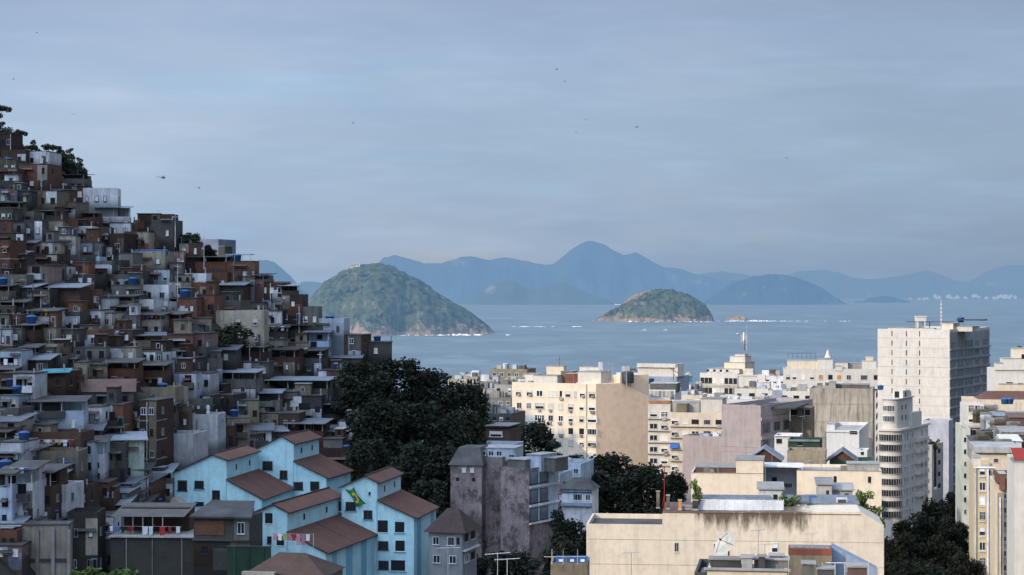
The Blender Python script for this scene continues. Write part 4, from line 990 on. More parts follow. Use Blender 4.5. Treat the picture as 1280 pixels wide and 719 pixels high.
# ------------------------------------------------------------------ city buildings
BL={}
class Bld:
    def __init__(s,name,label,xl,xc,xr,yt,D,th,m,cat='apartment building',group=None,L=None,mir=False,zb=None,roofm='slabl',par=.7,deep=True):
        s.D=D; s.mir=mir; s.C=P(xc,yt,D); t=s.th=math.radians(th); s.u=Vector((math.cos(t),-math.sin(t),0)); s.v=Vector((math.sin(t),math.cos(t),0))
        s.zb=(ground(s.C.x,s.C.y)-1 if zb is None else zb); s.H=s.C.z-s.zb
        k=((xr if mir else xl)-640)/F; w=(k*s.C.y-s.C.x)/(math.cos(t)+k*math.sin(t)); s.W=abs(w)
        if L is None:
            k=((xl if mir else xr)-640)/F; L=(k*s.C.y-s.C.x)/(math.sin(t)-k*math.cos(t))
            if not 3<L<70: L=14
        s.L=L
        org=s.C+s.u*(s.W/2 if mir else -s.W/2); s.x0=-s.W/2 if mir else s.W/2   # local x of the near corner
        s.root=thing(name,label,cat,(org.x,org.y,s.zb),-t,group); BL[s.root.name]=s
        a=s.W/2; b=MB(); H=s.H
        if deep:
            b.box(-a,a,0,L,0,H-par)
            for q in ((-a,a,0,.2),(-a,-a+.2,.2,L-.2),(a-.2,a,.2,L-.2),(-a,a,L-.2,L)): b.box(*q,H-par,H)
            b.obj('wall',m,s.root)
            r=MB(); r.poly([(-a+.2,.2,H-par+.01),(a-.2,.2,H-par+.01),(a-.2,L-.2,H-par+.01),(-a+.2,L-.2,H-par+.01)]); r.obj('roof',M[roofm],s.root)
    def fx(s,px): # local x on the front
        k=(px-640)/F; return s.x0+(k*s.C.y-s.C.x)/(math.cos(s.th)+k*math.sin(s.th))
    def z(s,py): return CZ+(HY-py)/F*s.C.y-s.zb
    def sy(s,px):
        k=(px-640)/F; return (k*s.C.y-s.C.x)/(math.sin(s.th)-k*math.cos(s.th))
    def win(s,kind,px,py,wp,hp,face='f',fm='frame',bl='blind',name='window'):
        sc_=s.D/F
        if face=='f': put_win(s.root,kind,s.fx(px),0,s.z(py),wp*sc_/math.cos(s.th),hp*sc_,'f',fm,bl,name)
        else:
            y0,y1=s.sy(px-wp/2),s.sy(px+wp/2); put_win(s.root,kind,s.x0,(y0+y1)/2,s.z(py),abs(y1-y0),hp*sc_,'l' if s.mir else 'r',fm,bl,name)
    def grid(s,x0,x1,nc,y0,y1,nr,wp,hp,kinds=('plain','half','shut','ac'),face='f',fm='frame',bl='blind',skip=0):
        for i in range(nc):
            for j in range(nr):
                if R.random()<skip: continue
                s.win(R.choice(kinds),x0+(x1-x0)*(i/(nc-1) if nc>1 else .5),y0+(y1-y0)*(j/(nr-1) if nr>1 else .5),wp,hp,face,fm,bl)
    def band(s,py,hp,proud=.12,m='slabl',name='ledge',face='f',xr=None):
        z=s.z(py); h=hp*s.D/F/2; a=s.W/2
        if face=='f':
            x0,x1=(-a,a) if not xr else (s.fx(xr[0]),s.fx(xr[1])); MB().box(x0,x1,-proud,-.003,z-h,z+h).obj(name,M[m] if isinstance(m,str) else m,s.root)
        else: MB().box(s.x0+.003 if not s.mir else s.x0-proud,s.x0+proud if not s.mir else s.x0-.003,0,s.L,z-h,z+h).obj(name,M[m] if isinstance(m,str) else m,s.root)
    def up(s,x0,x1,ytop,y0,y1,m,name='rooftop_room',ybot=None): # a room on the roof, y0..y1 metres behind the front
        zt=s.z(ytop); zl=s.H-.69 if ybot is None else s.z(ybot)
        b=MB(); a,c=s.fx(x0),s.fx(x1); b.box(min(a,c),max(a,c),y0,y1,zl,zt); b.box(min(a,c)-.12,max(a,c)+.12,y0-.12,y1+.12,zt,zt+.12,1); return b.obj(name,[M[m] if isinstance(m,str) else m,M['slabl']],s.root)
    def pt(s,px,back,dz=0):
        q=s.C+s.u*(s.fx(px)-s.x0)+s.v*back; q.z=s.zb+s.H-.69+dz; return q
def clutter(s,n,label_at,y0=2,hmax=1.8,seed=0):
    r=random.Random(seed+int(s.C.x*10)); b=[]
    for i in range(n):
        w=r.uniform(.8,3.0); x=r.uniform(-s.W/2+1.5,s.W/2-1.5); y=r.uniform(y0,max(y0+.5,s.L-3)); h=r.uniform(.6,hmax)
        k=MB(); k.box(x-w/2,x+w/2,y,y+r.uniform(1,2.5),s.H-.68,s.H-.68+h); k.obj('roof_box',M[r.choice(['wh','slabl','cr','gr','metal','pb'])],s.root)
cream=mat('cream_city_wall',(.62,.52,.39),stain=.22,var=.10,rnd=.03,scale=.12)
beige=mat('beige_city_wall',(.72,.605,.455),stain=.10,var=.06,rnd=.02,scale=.1)
lav=mat('mauve_city_wall',(.36,.30,.285),stain=.25,var=.08,rnd=.03,scale=.1)
white=mat('white_city_wall',(.565,.525,.46),stain=.16,var=.07,rnd=.04,scale=.1)
greyw=mat('bare_concrete_wall',(.37,.325,.26),stain=.8,var=.3,rnd=.03,scale=.12)
yellow=mat('yellow_city_wall',(.52,.42,.25),stain=.25,var=.1,rnd=.03)
bluegrey=mat('blue_grey_shadow',(.26,.31,.38),stain=.2,var=.1,rnd=.03)
decay=mat('decayed_plaster',(.27,.215,.205),stain=.35,var=.4,rnd=.05,scale=.3,blotch=.75,dirt=(.035,.028,.028))
brickd=mat('sooty_red_brick',(.17,.06,.04),stain=.5,var=.4,rnd=.1)
shade=mat('shaded_white_wall',(.60,.58,.56),stain=.15,var=.06,rnd=.04)
def single(name,b,mats,loc,label,cat,rz=0,group=None): return tag(b.obj(name,mats,None,loc,rz),label,cat,group)
def tower_antenna(loc,h,label,r=.06,bars=0,m='alu'):
    b=MB(); b.tube((0,0,0),(0,0,h),r,r*.5,0,6)
    for i in range(bars): z=h*(.5+.45*i/max(1,bars)); b.tube((-.8+.1*i,0,z),(.8-.1*i,0,z),.03,.03,0,4)
    single('mast',b,M[m],loc,label,'mast')
def aerial(loc,label,rz=None,me=None): tag(link('tv_antenna',me or ANT2,None,loc,R.uniform(-.8,.8) if rz is None else rz),label,'antenna','television aerials on the city roofs')
# --- front windowless cream building
zt=P(900,641,232).z
front=mat('front_cream_wall',(.66,.56,.43),stain=.18,var=.08,rnd=0,scale=.15,top=(zt-.1,3.2,18.5,33.5))
s=Bld('apartment_building','large windowless cream wall with grimy streaks below its roof edge at bottom centre',733,828,1105,655,232,6,front,L=11,zb=12,mir=False,roofm='slab',par=.5,deep=False)
fc=Face(828,232,6); a0,a1,a2,a3=fc.x(733),fc.x(828),fc.x(1076),fc.x(1105); hz=lambda px,py: fc.xz(px,py)[1]-12
s.root.location=tuple(fc.C.xy)+(12,)
zl,zr,zrr=hz(733,655),hz(828,641),hz(1105,657)
b=MB(); b.prism([(a0,0),(a3,0),(a3,zrr),(a2,hz(1076,640)),(a1,zr),(a1,zl-.6),(a0+0,zl-.6)],0,11); b.obj('wall',front,s.root)
b=MB()
for q in ((a0,a1-.01,0,.22),(a0,a0+.22,.22,10.8),(a0,a1-.01,10.78,11)): b.box(*q,zl-.6,zl)
b.obj('parapet',front,s.root)
MB().box(a0+.22,a1-.02,.22,10.78,zl-.595,zl-.55).obj('roof',M['slab'],s.root)
MB().box(a1,a2,-.06,11.05,zr+.003,zr+.07).obj('coping',mat('rust_coping',(.10,.06,.045),stain=.4),s.root)
jm=mat('wall_joint',(.42,.35,.27),stain=.3,rnd=0)
for y in (675,706): MB().box(a0,a3,-.025,-.003,hz(828,y)-.025,hz(828,y)+.025).obj('joint_line',jm,s.root)
for px,py,w_,h_ in ((845.5,684,5,12),(894,684,4,9),(968.5,684.5,8,12)):
    put_win(s.root,'half' if px>950 else 'plain',fc.x(px),0,hz(px,py),w_*.0892,h_*.0892,'f','frame','frame')
# things on its roof
root=s.root; th=-math.radians(6)
def fpnt(px,py,back): # the point behind the front facade plane seen at px,py
    D=232+back; return P(px,py,D)
def onroof(px,back):
    q=P(px,641,232+back); q.z=12+zr+.13; return q
fm=mat('white_sheet_fence',(.66,.68,.70),rough=.5,stain=.12,wave=('X',.9,.9),rnd=.02)
t=thing('roof_fence','white sheet metal fence along the roof edge of the windowless cream building','fence',tuple(onroof(924,1.2)),th)
W_=(980-870)/F*233
for i in range(9): MB().box(-W_/2+W_*i/9+.01,-W_/2+W_*(i+1)/9-.01,0,.05,0,1.15).obj('panel',fm,t)
for i in range(10): MB().box(-W_/2+W_*i/9-.04,-W_/2+W_*i/9+.04,.06,.14,0,1.25).obj('post',M['post'],t)
b=MB(); b.poly([(-W_/2,.2,1.18),(W_/2-1,.2,1.18),(W_/2-1.4,3,1.45),(-W_/2+.5,3,1.45)]); b.obj('roof_sheet',M['metal'],t)
def pillar(px,wp,yt,back,m,label):
    q=onroof(px,back); h=P(px,yt,232+back).z-q.z; w_=wp/F*232; b=MB(); b.box(-w_/2,w_/2,0,w_,0,h); b.box(-w_/2-.06,w_/2+.06,-.06,w_+.06,h,h+.12,1); b.box(-w_/2-.04,w_/2+.04,-.04,w_+.04,0,.2,1); single('roof_pillar',b,[M[m] if isinstance(m,str) else m,M['slabl']],q,label,'pillar',th)
pillar(822.5,4,615,3,'tn','old square pillar left of the red mast'); pillar(835,4,620,2,'gr','grey streaked pillar right of the red mast'); pillar(850,4,626,1.2,'orange','short orange pillar on the cream roof'); pillar(869,7,626,1,'gd','dark weathered stump under the rooftop tree')
pillar(861,16,634,1.6,'wh','low white curb block behind the orange pillar')
b=MB(); b.tube((0,0,0),(0,0,P(830,584,234).z-onroof(830,2).z),.05,.035,0,6); b.tube((-.25,0,.4),(0,0,1.6),.03,.03,0,4)
single('mast',b,M['red'],onroof(830.5,2),'thin red mast standing on the cream roof against the dark round trees','mast')
t=treeh('bush2','slim bright green tree growing on the roof of the windowless cream building',871,599,15,233.5,3.0,None)
for px,yy,wp,l in ((985,625,26,'leafy bright plant in front of the white roof shed'),(975,634,20,'low bright shrub left of the banana like roof plant')): treeh('bush2',l,px,yy-8,wp,237,2.0,None,'roof_plant','plant')
for px,yy,wp,l in ((1076,612,26,'bright bush on the terrace before the penthouse end'),(1092,632,26,'bright shrub hanging at the sloping end of the cream wall'),(1098,645,18,'lowest shrub at the corner of the cream wall')): treeh('bush2',l,px,yy,wp,240,2.6,None,'roof_plant','plant')
# roof sheds behind the parapet
def shed(px0,px1,ytop,ybot,D,m,label,rm='metal',L=4,th_=6,name='roof_shed',louver=False):
    f_=Face((px0+px1)/2,D,th_); a,_=f_.xz(px0,ytop); c,_=f_.xz(px1,ytop); zt_=f_.xz((px0+px1)/2,ytop)[1]; zb_=f_.xz((px0+px1)/2,ybot)[1]; h=zt_-zb_
    t=thing(name,label,'roof shed',tuple(f_.C.xy)+(zb_-1,),-f_.th); b=MB(); b.box(a,c,0,L,0,h+1); b.obj('wall',M[m] if isinstance(m,str) else m,t)
    r=MB(); r.poly([(a-.25,-.3,h+1.02),(c+.25,-.3,h+1.02),(c+.25,L+.2,h+1.45),(a-.25,L+.2,h+1.45)]); r.box(a-.25,c+.25,-.3,-.25,h+.9,h+1.015); r.obj('roof',M[rm],t)
    if louver:
        for i in range(4): MB().box(a+.1,c-.1,-.1,-.003,1+h*(i+.2)/4,1+h*(i+.5)/4).obj('louvre',M['slabl'],t)
    else:
        put_win(t,'dark',a+(c-a)*.7,0,1+h*.55,min(.7,(c-a)*.2),min(.6,h*.4),'f','frame')
    return t
shed(984,1009,628,640,237,'wh','small white louvred shed between the roof plant and the long low roof',louver=True)
shed(1011,1072,629,640,238,'gr','long low shed with a pale metal roof on the cream building',L=5)
shed(949,978,611,634,243,'wh','white garage like shed above the sheet metal fence',rm='slabl')
shed(1022,1040,605,630,246,'slabl','blank pale concrete stair hut on the terrace',rm='slabl'); shed(1040,1066,612,630,247,'slabl','lower blank concrete hut right of the stair hut',rm='slabl')
add_tank(P(1008,630,240)-Vector((0,0,1)),'dark tank with white pipes beside the louvred shed',None,1.0); add_tank(P(1015,622,242)-Vector((0,0,.9)),'blue tank wrapped beside the stair hut',None,.9)
b=MB(); b.box(-.6,.6,-.3,.3,0,.9); b.box(-.45,.45,-.34,-.3,.15,.75,1); b.box(-.6,.6,-.3,.3,.902,.94); single('air_conditioner',b,[M['wh'],M['dkm']],P(1052,627,238)-Vector((0,0,.5)),'white air conditioner box standing on the long low shed roof','air conditioner')
# --- nearer roofs at the bottom centre
rt=Bld('roof_terrace_house','nearest cluttered roof terrace with cream parapet at the bottom centre',884,984,990,714,150,8,cream,cat='house',L=3.6,zb=30,par=.9)
b=MB(); b.box(-rt.W/2-.25,rt.W/2+.25,-.25,0,rt.H+.002,rt.H+.16); b.obj('coping',M['slabl'],rt.root)
rt.up(927,940,700,.6,1.8,'slabl','chimney_stack'); rt.up(942,985,704,1.5,3,'gr','low_wall'); rt.up(886,925,706,2,3.3,'slab','low_wall'); rt.up(948,956,698,.5,1.2,'gd','chimney_stack'); rt.up(962,978,700,2,3,'slab','vent_box')
pass
rb=Bld('roof_terrace_house','roof terrace with a chimney box at the left of the nearest cream parapet',868,884,890,716,158,8,M['gd'],cat='house',L=8,zb=30)
rb.up(893,904,704,-.5,.8,'gr','chimney_stack')
# brick topped tank room
f_=Face(1012,168,8); a,zt_=f_.xz(986,685.5); c,_=f_.xz(1039,685.5); zb_=f_.xz(1012,703)[1]
t=thing('tank_room','small rooftop tank room with a red painted top band and railing','roof room',tuple(f_.C.xy)+(zb_-5,),-f_.th); h=zt_-zb_+5
b=MB(); b.box(a,c,0,2.2,0,h-.5); b.obj('wall',M['tn'],t); MB().box(a+.1,c-.1,.1,2.1,h+.003,h+.05).obj('roof',M['slabl'],t); MB().box(a-.04,c+.04,-.04,2.24,h-.5,h).obj('red_band',mat('worn_red_paint',(.28,.08,.05),stain=.6,var=.5),t)
b=MB()
for i in range(7): x=a+(c-a)*i/6; b.tube((x,.05,h),(x,.05,h+.3),.02,.02,0,4)
b.tube((a,.05,h+.3),(c,.05,h+.3),.02,.02,0,4); b.obj('railing',M['alu'],t)
# sloping slab added as the shadow on the cream wall right of it
b=MB(); fx=lambda px,py: (f_.xz(px,py)[0],f_.xz(px,py)[1]-zb_)
pts=[fx(1040,686),fx(1098,716),fx(1098,735),fx(1040,735)]
b.prism([pts[3],pts[2],pts[1],pts[0]],1.5,4.0); single('shadow_slab',b,bluegrey,tuple(f_.C.xy)+(zb_,),'bluish sloping slab standing in for a shadow right of the red banded tank room','wall',-f_.th)
b=MB()
for px,pw in ((1028,.05),(1044,.05),(1056,.05),(1060,.05),(1086,.05)):
    x=fx(px,704)[0]; b.tube((x,-.4,-2.5),(x,-.4,fx(px,703)[1]),pw,pw,0,5)
x0,x1=fx(1032,703),fx(1057,703); b.tube((x0[0],-.4,x0[1]),(x1[0],-.4,x1[1]),.05,.05,0,5)
single('pipe_frame',b,M['post'],tuple(f_.C.xy)+(zb_,),'white pipe frame standing before the bluish shadow slab','frame',-f_.th)
rc=Bld('roof_terrace_house','rusty brown roof below the white pipe frame',1000,1088,1092,732,160,8,M['bd'],cat='house',L=4,zb=30)
rc.up(1003,1018,708,.5,2,'gr'); rc.up(1022,1042,714,.5,2,'slab'); rc.up(1060,1084,711,.5,2.5,'rust')
dish('large pale grey satellite dish leaning back before the windowless cream wall',P(911,706,156),1.1,-1.05,.95,mat('pale_dish',(.40,.385,.33),stain=.25,rnd=0),post=1.45)
for px,py,D,h,l in ((948,662,160,3.0,'tall thin aerial right of the large satellite dish'),(956,680,158,1.8,'short aerial beside the tall one right of the satellite dish'),(1015,666,168,1.3,'aerial on the red banded tank room'),(789,690,140,2.2,'three armed aerial low before the cream wall left part'),(622,691,120,1.6,'bright aerial mast at the bottom before the dark shrubs'),(634,698,122,1.5,'aerial with a bent mast right of the bright one'),(560,684,118,2.0,'aerial at the bottom right of the tall turquoise block')):
    q=P(px,py,D); me=antenna_mesh(h+2,1.5 if D<130 else 1.2,7,.1); aerial(q-Vector((0,0,h+2)),l,R.uniform(-.3,.3),me)
q=P(793,702,140)
near=Bld('flat_roof_house','flat roof just under the bottom edge where the low aerials stand',545,830,832,790,112,4,M['gr'],cat='house',L=8,zb=30)
# blue tanks with a low wall left of the front building
lw=Bld('low_house','low grey house carrying three blue tanks at the bottom left of the cream wall',688,735,737,704,214,4,M['tn'],cat='house',L=5,zb=28)
for i,(px,l) in enumerate(((701,'left blue box tank beside the cream wall foot'),(715,'middle blue box tank beside the cream wall foot'),(728,'right blue box tank touching the cream wall corner'))):
    b=MB(); b.column([(-.5,-.4),(.5,-.4),(.5,.4),(-.5,.4)],0,.62); b.box(-.54,.54,-.44,.44,.62,.7); b.box(-.2,.2,-.42,-.4,.2,.45,1); single('water_tank',b,[M['tank'],M['lwh']],P(px,704,215),l,'water tank',0,'box tanks on the low grey house')
for px in (690,704,722): tower_antenna(P(px,706,213),1.6,{690:'thin post left of the three blue box tanks',704:'thin post in front of the left blue box tank',722:'thin post between the middle and right box tanks'}[px],.04,1,'post')
# --- decayed tower
s=Bld('apartment_building','decayed tower with two blotched plaster walls and pale window bays on its right side',626,661.5,686,586,310,30,decay,zb=36,L=9)
MB().box(s.W/2+.003,s.W/2+.05,.2,s.L-.1,s.z(655),s.H-.3).obj('side_panel',M['pb'],s.root)
for y in (597.5,621.5,644.5):
    for x in (667,679.5): s.win('shut',x,y,10,17,'r','gr','pb')
for y in (609.5,633,655): s.band(y,2.5,.25,'wh','balcony_slab','r')
s2=Bld('apartment_building','dark blotched narrow tower with a black mansard roof left of the decayed tower',563,602,606,582,316,12,decay,zb=36,L=10)
b=MB(); a=s2.W/2; H=s2.H
b.poly([(-a-.3,-.3,H),(a+.3,-.3,H),(a-.6,1.6,H+2.6),(-a+.9,1.6,H+2.6)]); b.poly([(-a-.3,8,H),(-a-.3,-.3,H),(-a+.9,1.6,H+2.6),(-a+.9,7,H+2.6)]); b.poly([(a+.3,-.3,H),(a+.3,8,H),(a-.6,7,H+2.6),(a-.6,1.6,H+2.6)]); b.poly([(-a+.9,1.6,H+2.6),(a-.6,1.6,H+2.6),(a-.6,7,H+2.6),(-a+.9,7,H+2.6)]); b.obj('roof',M['slab'],s2.root)
s2.grid(580,590,2,588,588,1,5,6,('shut',)); s2.grid(572,592,2,600,600,1,4,5,('dark',))
s3=Bld('apartment_building','dark setback part joining the two decayed towers',602,628,630,572,318,12,decay,zb=36,L=9)
s3.up(598,640,562,2,8,'pb','penthouse'); 
for px in (604,614,624): s3.win('plain',px,567,7,6)
s.up(628,650,577,1.5,6,'gr','rooftop_room'); s.up(646,664,571,3,8,'pb','penthouse'); s.up(664,678,575,4,8,'gr','penthouse')
for px in (636,): s.win('wide',640,571,9,4)
b=MB(); 
k=Bld('small_house','hillside house with red walls and a pale upper window right of the wood',606,638,642,536,372,14,M['bd'],cat='house',L=8); k.win('half',620,543,16,7); k.up(607,637,533,-.4,8.3,'slab','eave',534.5)
k=Bld('small_house','pale flat house behind the decayed tower top',596,640,644,556,350,14,M['pb'],cat='house',L=8); k.grid(602,632,4,561,561,1,6,6,('plain',))
k=Bld('small_house','long pale house with a flat roof right of the decayed tower',688,726,742,580,362,14,M['pb'],cat='house'); k.grid(700,720,2,589,589,1,6,6,('plain',))
k=Bld('small_house','ornate little house with blue trim and a balcony among dark trees',702,740,748,612,345,16,M['wh'],cat='house',group=None); k.win('wide',722,622,12,8); k.band(616,1.5,.2,'tank','eave'); k.band(631,4,.5,'lb','balcony'); k.win('plain',735,622,6,7)
b=MB(); a=k.W/2; b.poly([(-a-.4,-.5,k.H),(a+.4,-.5,k.H),(a*.4,4,k.H+1.6),(-a*.6,4,k.H+1.6)]); b.poly([(a+.4,-.5,k.H),(a+.4,k.L,k.H),(a*.4,4,k.H+1.6)]); b.poly([(-a-.4,k.L,k.H),(-a-.4,-.5,k.H),(-a*.6,4,k.H+1.6)]); b.obj('roof',M['slab'],k.root)
k=Bld('small_house','tall thin pale house in the gap right of the decayed tower',688,700,706,592,352,16,M['pb'],cat='house',L=8); k.grid(691,697,2,598,616,2,3,6,('plain','dark'))
k=Bld('small_house','little house with striped awnings left of the blue trimmed house',690,704,708,606,348,16,M['tn'],cat='house',L=6); k.grid(694,701,2,613,622,2,4,6,('shut','plain'))
# villa at the bottom between turquoise block and tower
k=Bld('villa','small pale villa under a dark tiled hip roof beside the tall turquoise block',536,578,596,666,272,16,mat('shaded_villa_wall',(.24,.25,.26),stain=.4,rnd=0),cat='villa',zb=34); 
k.win('wide',564,677,10,11); k.win('dark',572.5,677,4,9); k.win('plain',545,677,8,10); k.grid(583,591,2,674,700,2,5,10,('plain','dark'),'r'); k.grid(546,566,2,700,700,1,9,10,('dark','plain')); k.band(689,1.5,.5,'wh','balcony','r')
b=MB(); a=k.W/2; L=k.L; H=k.H; e=.6
p=[(-a-e,-e,H),(a+e,-e,H),(a+e,L+e,H),(-a-e,L+e,H)]; r0,r1=(-a*.35,L*.5,H+2.8),(a*.35,L*.5,H+2.8)
b.poly([p[0],p[1],r1,r0]); b.poly([p[1],p[2],r1]); b.poly([p[2],p[3],r0,r1]); b.poly([p[3],p[0],r0]); b.obj('roof',M['tiled'],k.root)
# --- beige slab
s=Bld('apartment_building','sunlit beige slab with eight columns of shuttered windows and a blank end wall',640,745,811,480,500,26,beige,L=11)
cols=[648.5,661,674.5,688.5,701,713.5,727,740]
for j,(y,row) in enumerate([(493.5,[(648,7,'ac'),(662,8,'ac'),(674.5,8,'plain'),(691,12,'shut'),(701,3,'dark'),(710,7,'half'),(719,3,'shut'),(728,7,'ac'),(740,8,'ac')]),
    (509.5,[(649,6,'plain'),(661,6,'grid'),(674.5,12,'half'),(688.5,6,'shut'),(701,6,'shut'),(713.5,7,'half'),(727,6,'half'),(740,9,'half')]),
    (524.5,[(649,7,'shut'),(661,7,'shut'),(674.5,13,'grid'),(688.5,6,'plain'),(701,6,'plain'),(713.5,6,'half'),(727,6,'half'),(740,12,'half')]),
    (540,[(649,6,'shut'),(661,6,'shut'),(674.5,12,'half'),(688.5,6,'shut'),(701,7,'shut'),(713.5,6,'dark'),(727,6,'dark'),(740,13,'wide')]),
    (555,[(649,6,'shut'),(674.5,12,'plain'),(688.5,6,'shut'),(701,5,'shut'),(713.5,6,'shut'),(727,6,'ac'),(740,12,'ac')]),
    (570,[(649,6,'shut'),(674.5,12,'plain'),(688.5,6,'dark'),(701,5,'shut'),(713.5,6,'half'),(727,6,'ac'),(740,12,'shut')]),
    (585.5,[(701,6,'plain'),(713.5,6,'half'),(727,6,'ac'),(740,12,'dark')])]):
    for x,w_,kd in row: s.win(kd,x,y,w_,7.5)
    for x,w_,kd in row:
        if kd in('shut','dark','half') and R.random()<.45: 
            xx=s.fx(x); MB().box(xx-.35,xx+.35,-.45,-.003,s.z(y)-1.35,s.z(y)-.85).obj('air_conditioner',M['slabl'],s.root)
MB().box(s.fx(733.5)-.08,s.fx(733.5)+.08,-.05,-.003,0,s.H-.1).obj('groove',M['slab'],s.root)
pass
kk=(811-640)/F; LL=(kk*s.C.y-s.C.x)/(math.sin(math.radians(56))-kk*math.cos(math.radians(56)))
b=MB(); b.box(0,LL,.003,9,0,s.H); b.obj('end_wing',mat('sun_toned_end_wall',(.86,.62,.42),stain=.06,var=.05,rnd=0,scale=.1),s.root,(s.W/2+.01,0,0),math.radians(60))  # end wall turned and coloured warmer to stand in for grazing sun
MB().box(LL*.45,LL,.01,3,s.H,s.z(470)).obj('raised_parapet',MATS['sun_toned_end_wall'],s.root,(s.W/2+.01,0,0),math.radians(60))
pass
s.up(698,717,469,4,10.5,brickd); s.up(716,745,466,3,9,white); s.up(705,731,461,9.2,10.8,white); s.up(645,661,471,5,10,white); s.up(659,688,472,4,9,white); s.up(663,685,461,9.2,10.8,cream); s.up(686,700,467,7,10.8,'tn')
b=MB(); b.lathe([(1.6,0),(1.6,2.2),(1.3,2.7),(0,2.9)],0,16); q=s.pt(768,8,.7); single('water_tank',b,M['dkm'],q,'dark round tank on the roof at the end of the beige slab','water tank')
b=MB(); b.tube((0,0,0),(0,0,5.5),.12,.1,0,6); b.box(-.5,.5,-.2,.2,3.6,5.6); single('cell_antenna',b,M['wh'],s.pt(732,9),'white panel antenna on a pole above the beige slab roof','antenna')
for px,h in ((748.5,6.0),(753,5.6),(771,3.8)): tower_antenna(s.pt(px,6),h,{748.5:'left of two grey posts on the beige slab roof',753:'right of two grey posts on the beige slab roof',771:'short pole above the dark round roof tank'}[px],.14)
tower_antenna(s.pt(678,9.9,3.6),3.2,'thin red mast on the cream rooftop room of the beige slab',.08,2,'red')
for i,px in enumerate((652,672,708,722,740)): aerial(s.pt(px,2+i),f"aerial {['above the left edge','over the second window column','by the brown roof room','on the white roof box','at the corner'][i]} of the beige slab roof")
# --- cream block with balconies between beige slab and mauve wall
s=Bld('apartment_building','cream block with crowded window boxes and a blue awning beside the beige slab',810,838,840,504,478,14,white,L=14)
for y in (518,533,547.5,562,576.5,590): s.win('half' if y<520 else R.choice(['dark','wide','plain']),817,y,10,6.5); s.win(R.choice(['ac','half','shut','grid']),830.5,y,9,7); s.band(y+6,.8,.5,'slabl','ledge')
MB().box(s.fx(811),s.fx(838),-.3,2.5,s.H,s.H+.5).obj('tiled_edge',mat('orange_tile',(.42,.20,.08),stain=.3),s.root)
s2=Bld('apartment_building','taller cream block with one row of shutters behind the mauve wall',838,905,910,516.5,470,14,cream,L=12)
for y in (528,542.5,557,571.5,586): 
    s2.win('ac',843.5,y,9,7); s2.win('shut' if y!=557 else 'wide',857,y,8,6); s2.grid(869,899,3,y,y,1,9,6,('half','wide','dark','plain'))
    s2.band(y+6,.8,.5,'slabl','ledge')
b=MB(); b.poly([(-1,-.9,-.7),(1,-.9,-.7),(1,0,.6),(-1,0,.6)]); b.poly([(1,-.9,-.7),(1,0,-.7),(1,0,.6)]); b.poly([(-1,0,-.7),(-1,-.9,-.7),(-1,0,.6)]); bw=b.obj('awning',M['tarp'],s2.root,(s2.fx(843.5),-.02,s2.z(557.5)))
q=s2.pt(868,2)
s2.up(838,872,504,3,9,'slabl'); s2.up(875,902,499.5,-.0+1,8,white); s2.up(845,858,506,1,3,'tn')
# louvred grey block & pale blue block on the skyline
s=Bld('apartment_building','grey block with a row of arched louvres above the orange tile edge',811,844,846,487.5,520,12,shade,L=12)
for i in range(6): s.win('shut',815+i*5,492.5,3.6,7,'f','slabl','slabl')
s.up(812,845,480,1,8,'slab'); 
s=Bld('apartment_building','pale blue block on the skyline with a white frame over its roof',795,846,850,471,620,20,bluegrey,L=14)
b=MB(); a=s.W/2; b.box(-a,a,1,1.6,s.z(460),s.z(455)); b.box(a-.8,a,1.0,8,s.z(474),s.z(455)+.005); b.box(-a,a-.8,1.7,7,s.H-.6,s.z(460)-.01); b.obj('roof_frame',white,s.root)
for px in (808,813): add_tank(P(px,476,612)-Vector((0,0,.9)),'twin blue tanks side by side under the pale blue block','twin blue tanks',1.4)
b=MB(); b.tube((0,0,0),(0,0,4),.10,.08,0,5); b.tube((-1.4,0,4),(1.2,0,2.4),.10,.08,0,5); b.tube((0,0,2),(1.6,0,.4),.08,.06,0,5); single('crane_arm',b,M['dkm'],P(842,470,618)-Vector((0,0,1.5)),'dark jointed arm on the roof right of the pale blue block','crane')
b=MB(); b.column([(-1,-1),(1,-1),(1,1),(-1,1)],0,1.7); b.lathe([(1.5,1.7),(.9,2.6),(0,3.0)],1,8); single('roof_kiosk',b,[M['turq'],M['gn']],P(861,477,640),'tiny pale green kiosk on the skyline left of the aerial tower','kiosk')
# --- skyline building with the tall aerial
s=Bld('apartment_building','skyline block with two strips of windows and stepped roof rooms below the tall aerial',875,922,944,467,680,30,white)
for y in (476.5,489): s.grid(878,888,3,y,y,1,4.2,7,('plain',),'f','slab'); s.grid(908,919,3,y,y,1,4.2,7,('plain',),'f','slab'); s.grid(893,903,2,y,y,1,5,6,('shut',))
s.band(483,3,.2,M['cr'],'spandrel'); s.up(881,921,462,2,12,white,'penthouse'); s.up(899,925,454,4,12,cream,'penthouse'); s.up(903,922,446.5,6,11,white,'penthouse'); s.up(908,920,444,7,10,cream,'penthouse')
for px in (885,893,901,909): s.win('dark',px,464,3,3)
b=MB(); b.tube((0,0,0),(0,0,6.0),.45,.35,0,8); b.tube((.9,0,0),(.9,0,8.5),.10,.05,0,5); b.box(-1.0,-.4,-.2,.2,2.5,5.2); b.box(.5,1.1,-.2,.2,2.2,5.0); b.tube((-2.0,0,5.2),(0,0,4.6),.12,.10,0,5); b.lathe([(0,-.3),(.6,0),(.5,.25),(0,.3)],0,10,(-2,0,5.4))
single('aerial_tower',b,M['alu'],s.pt(917.5,8,8.0),'tall white telecom aerial with panels and a small drum on the skyline','telecom tower')
s4=Bld('apartment_building','white upper block with orange shuttered windows on the skyline left of the tall white tower',979,1102,1110,461.5,720,8,white,L=14)
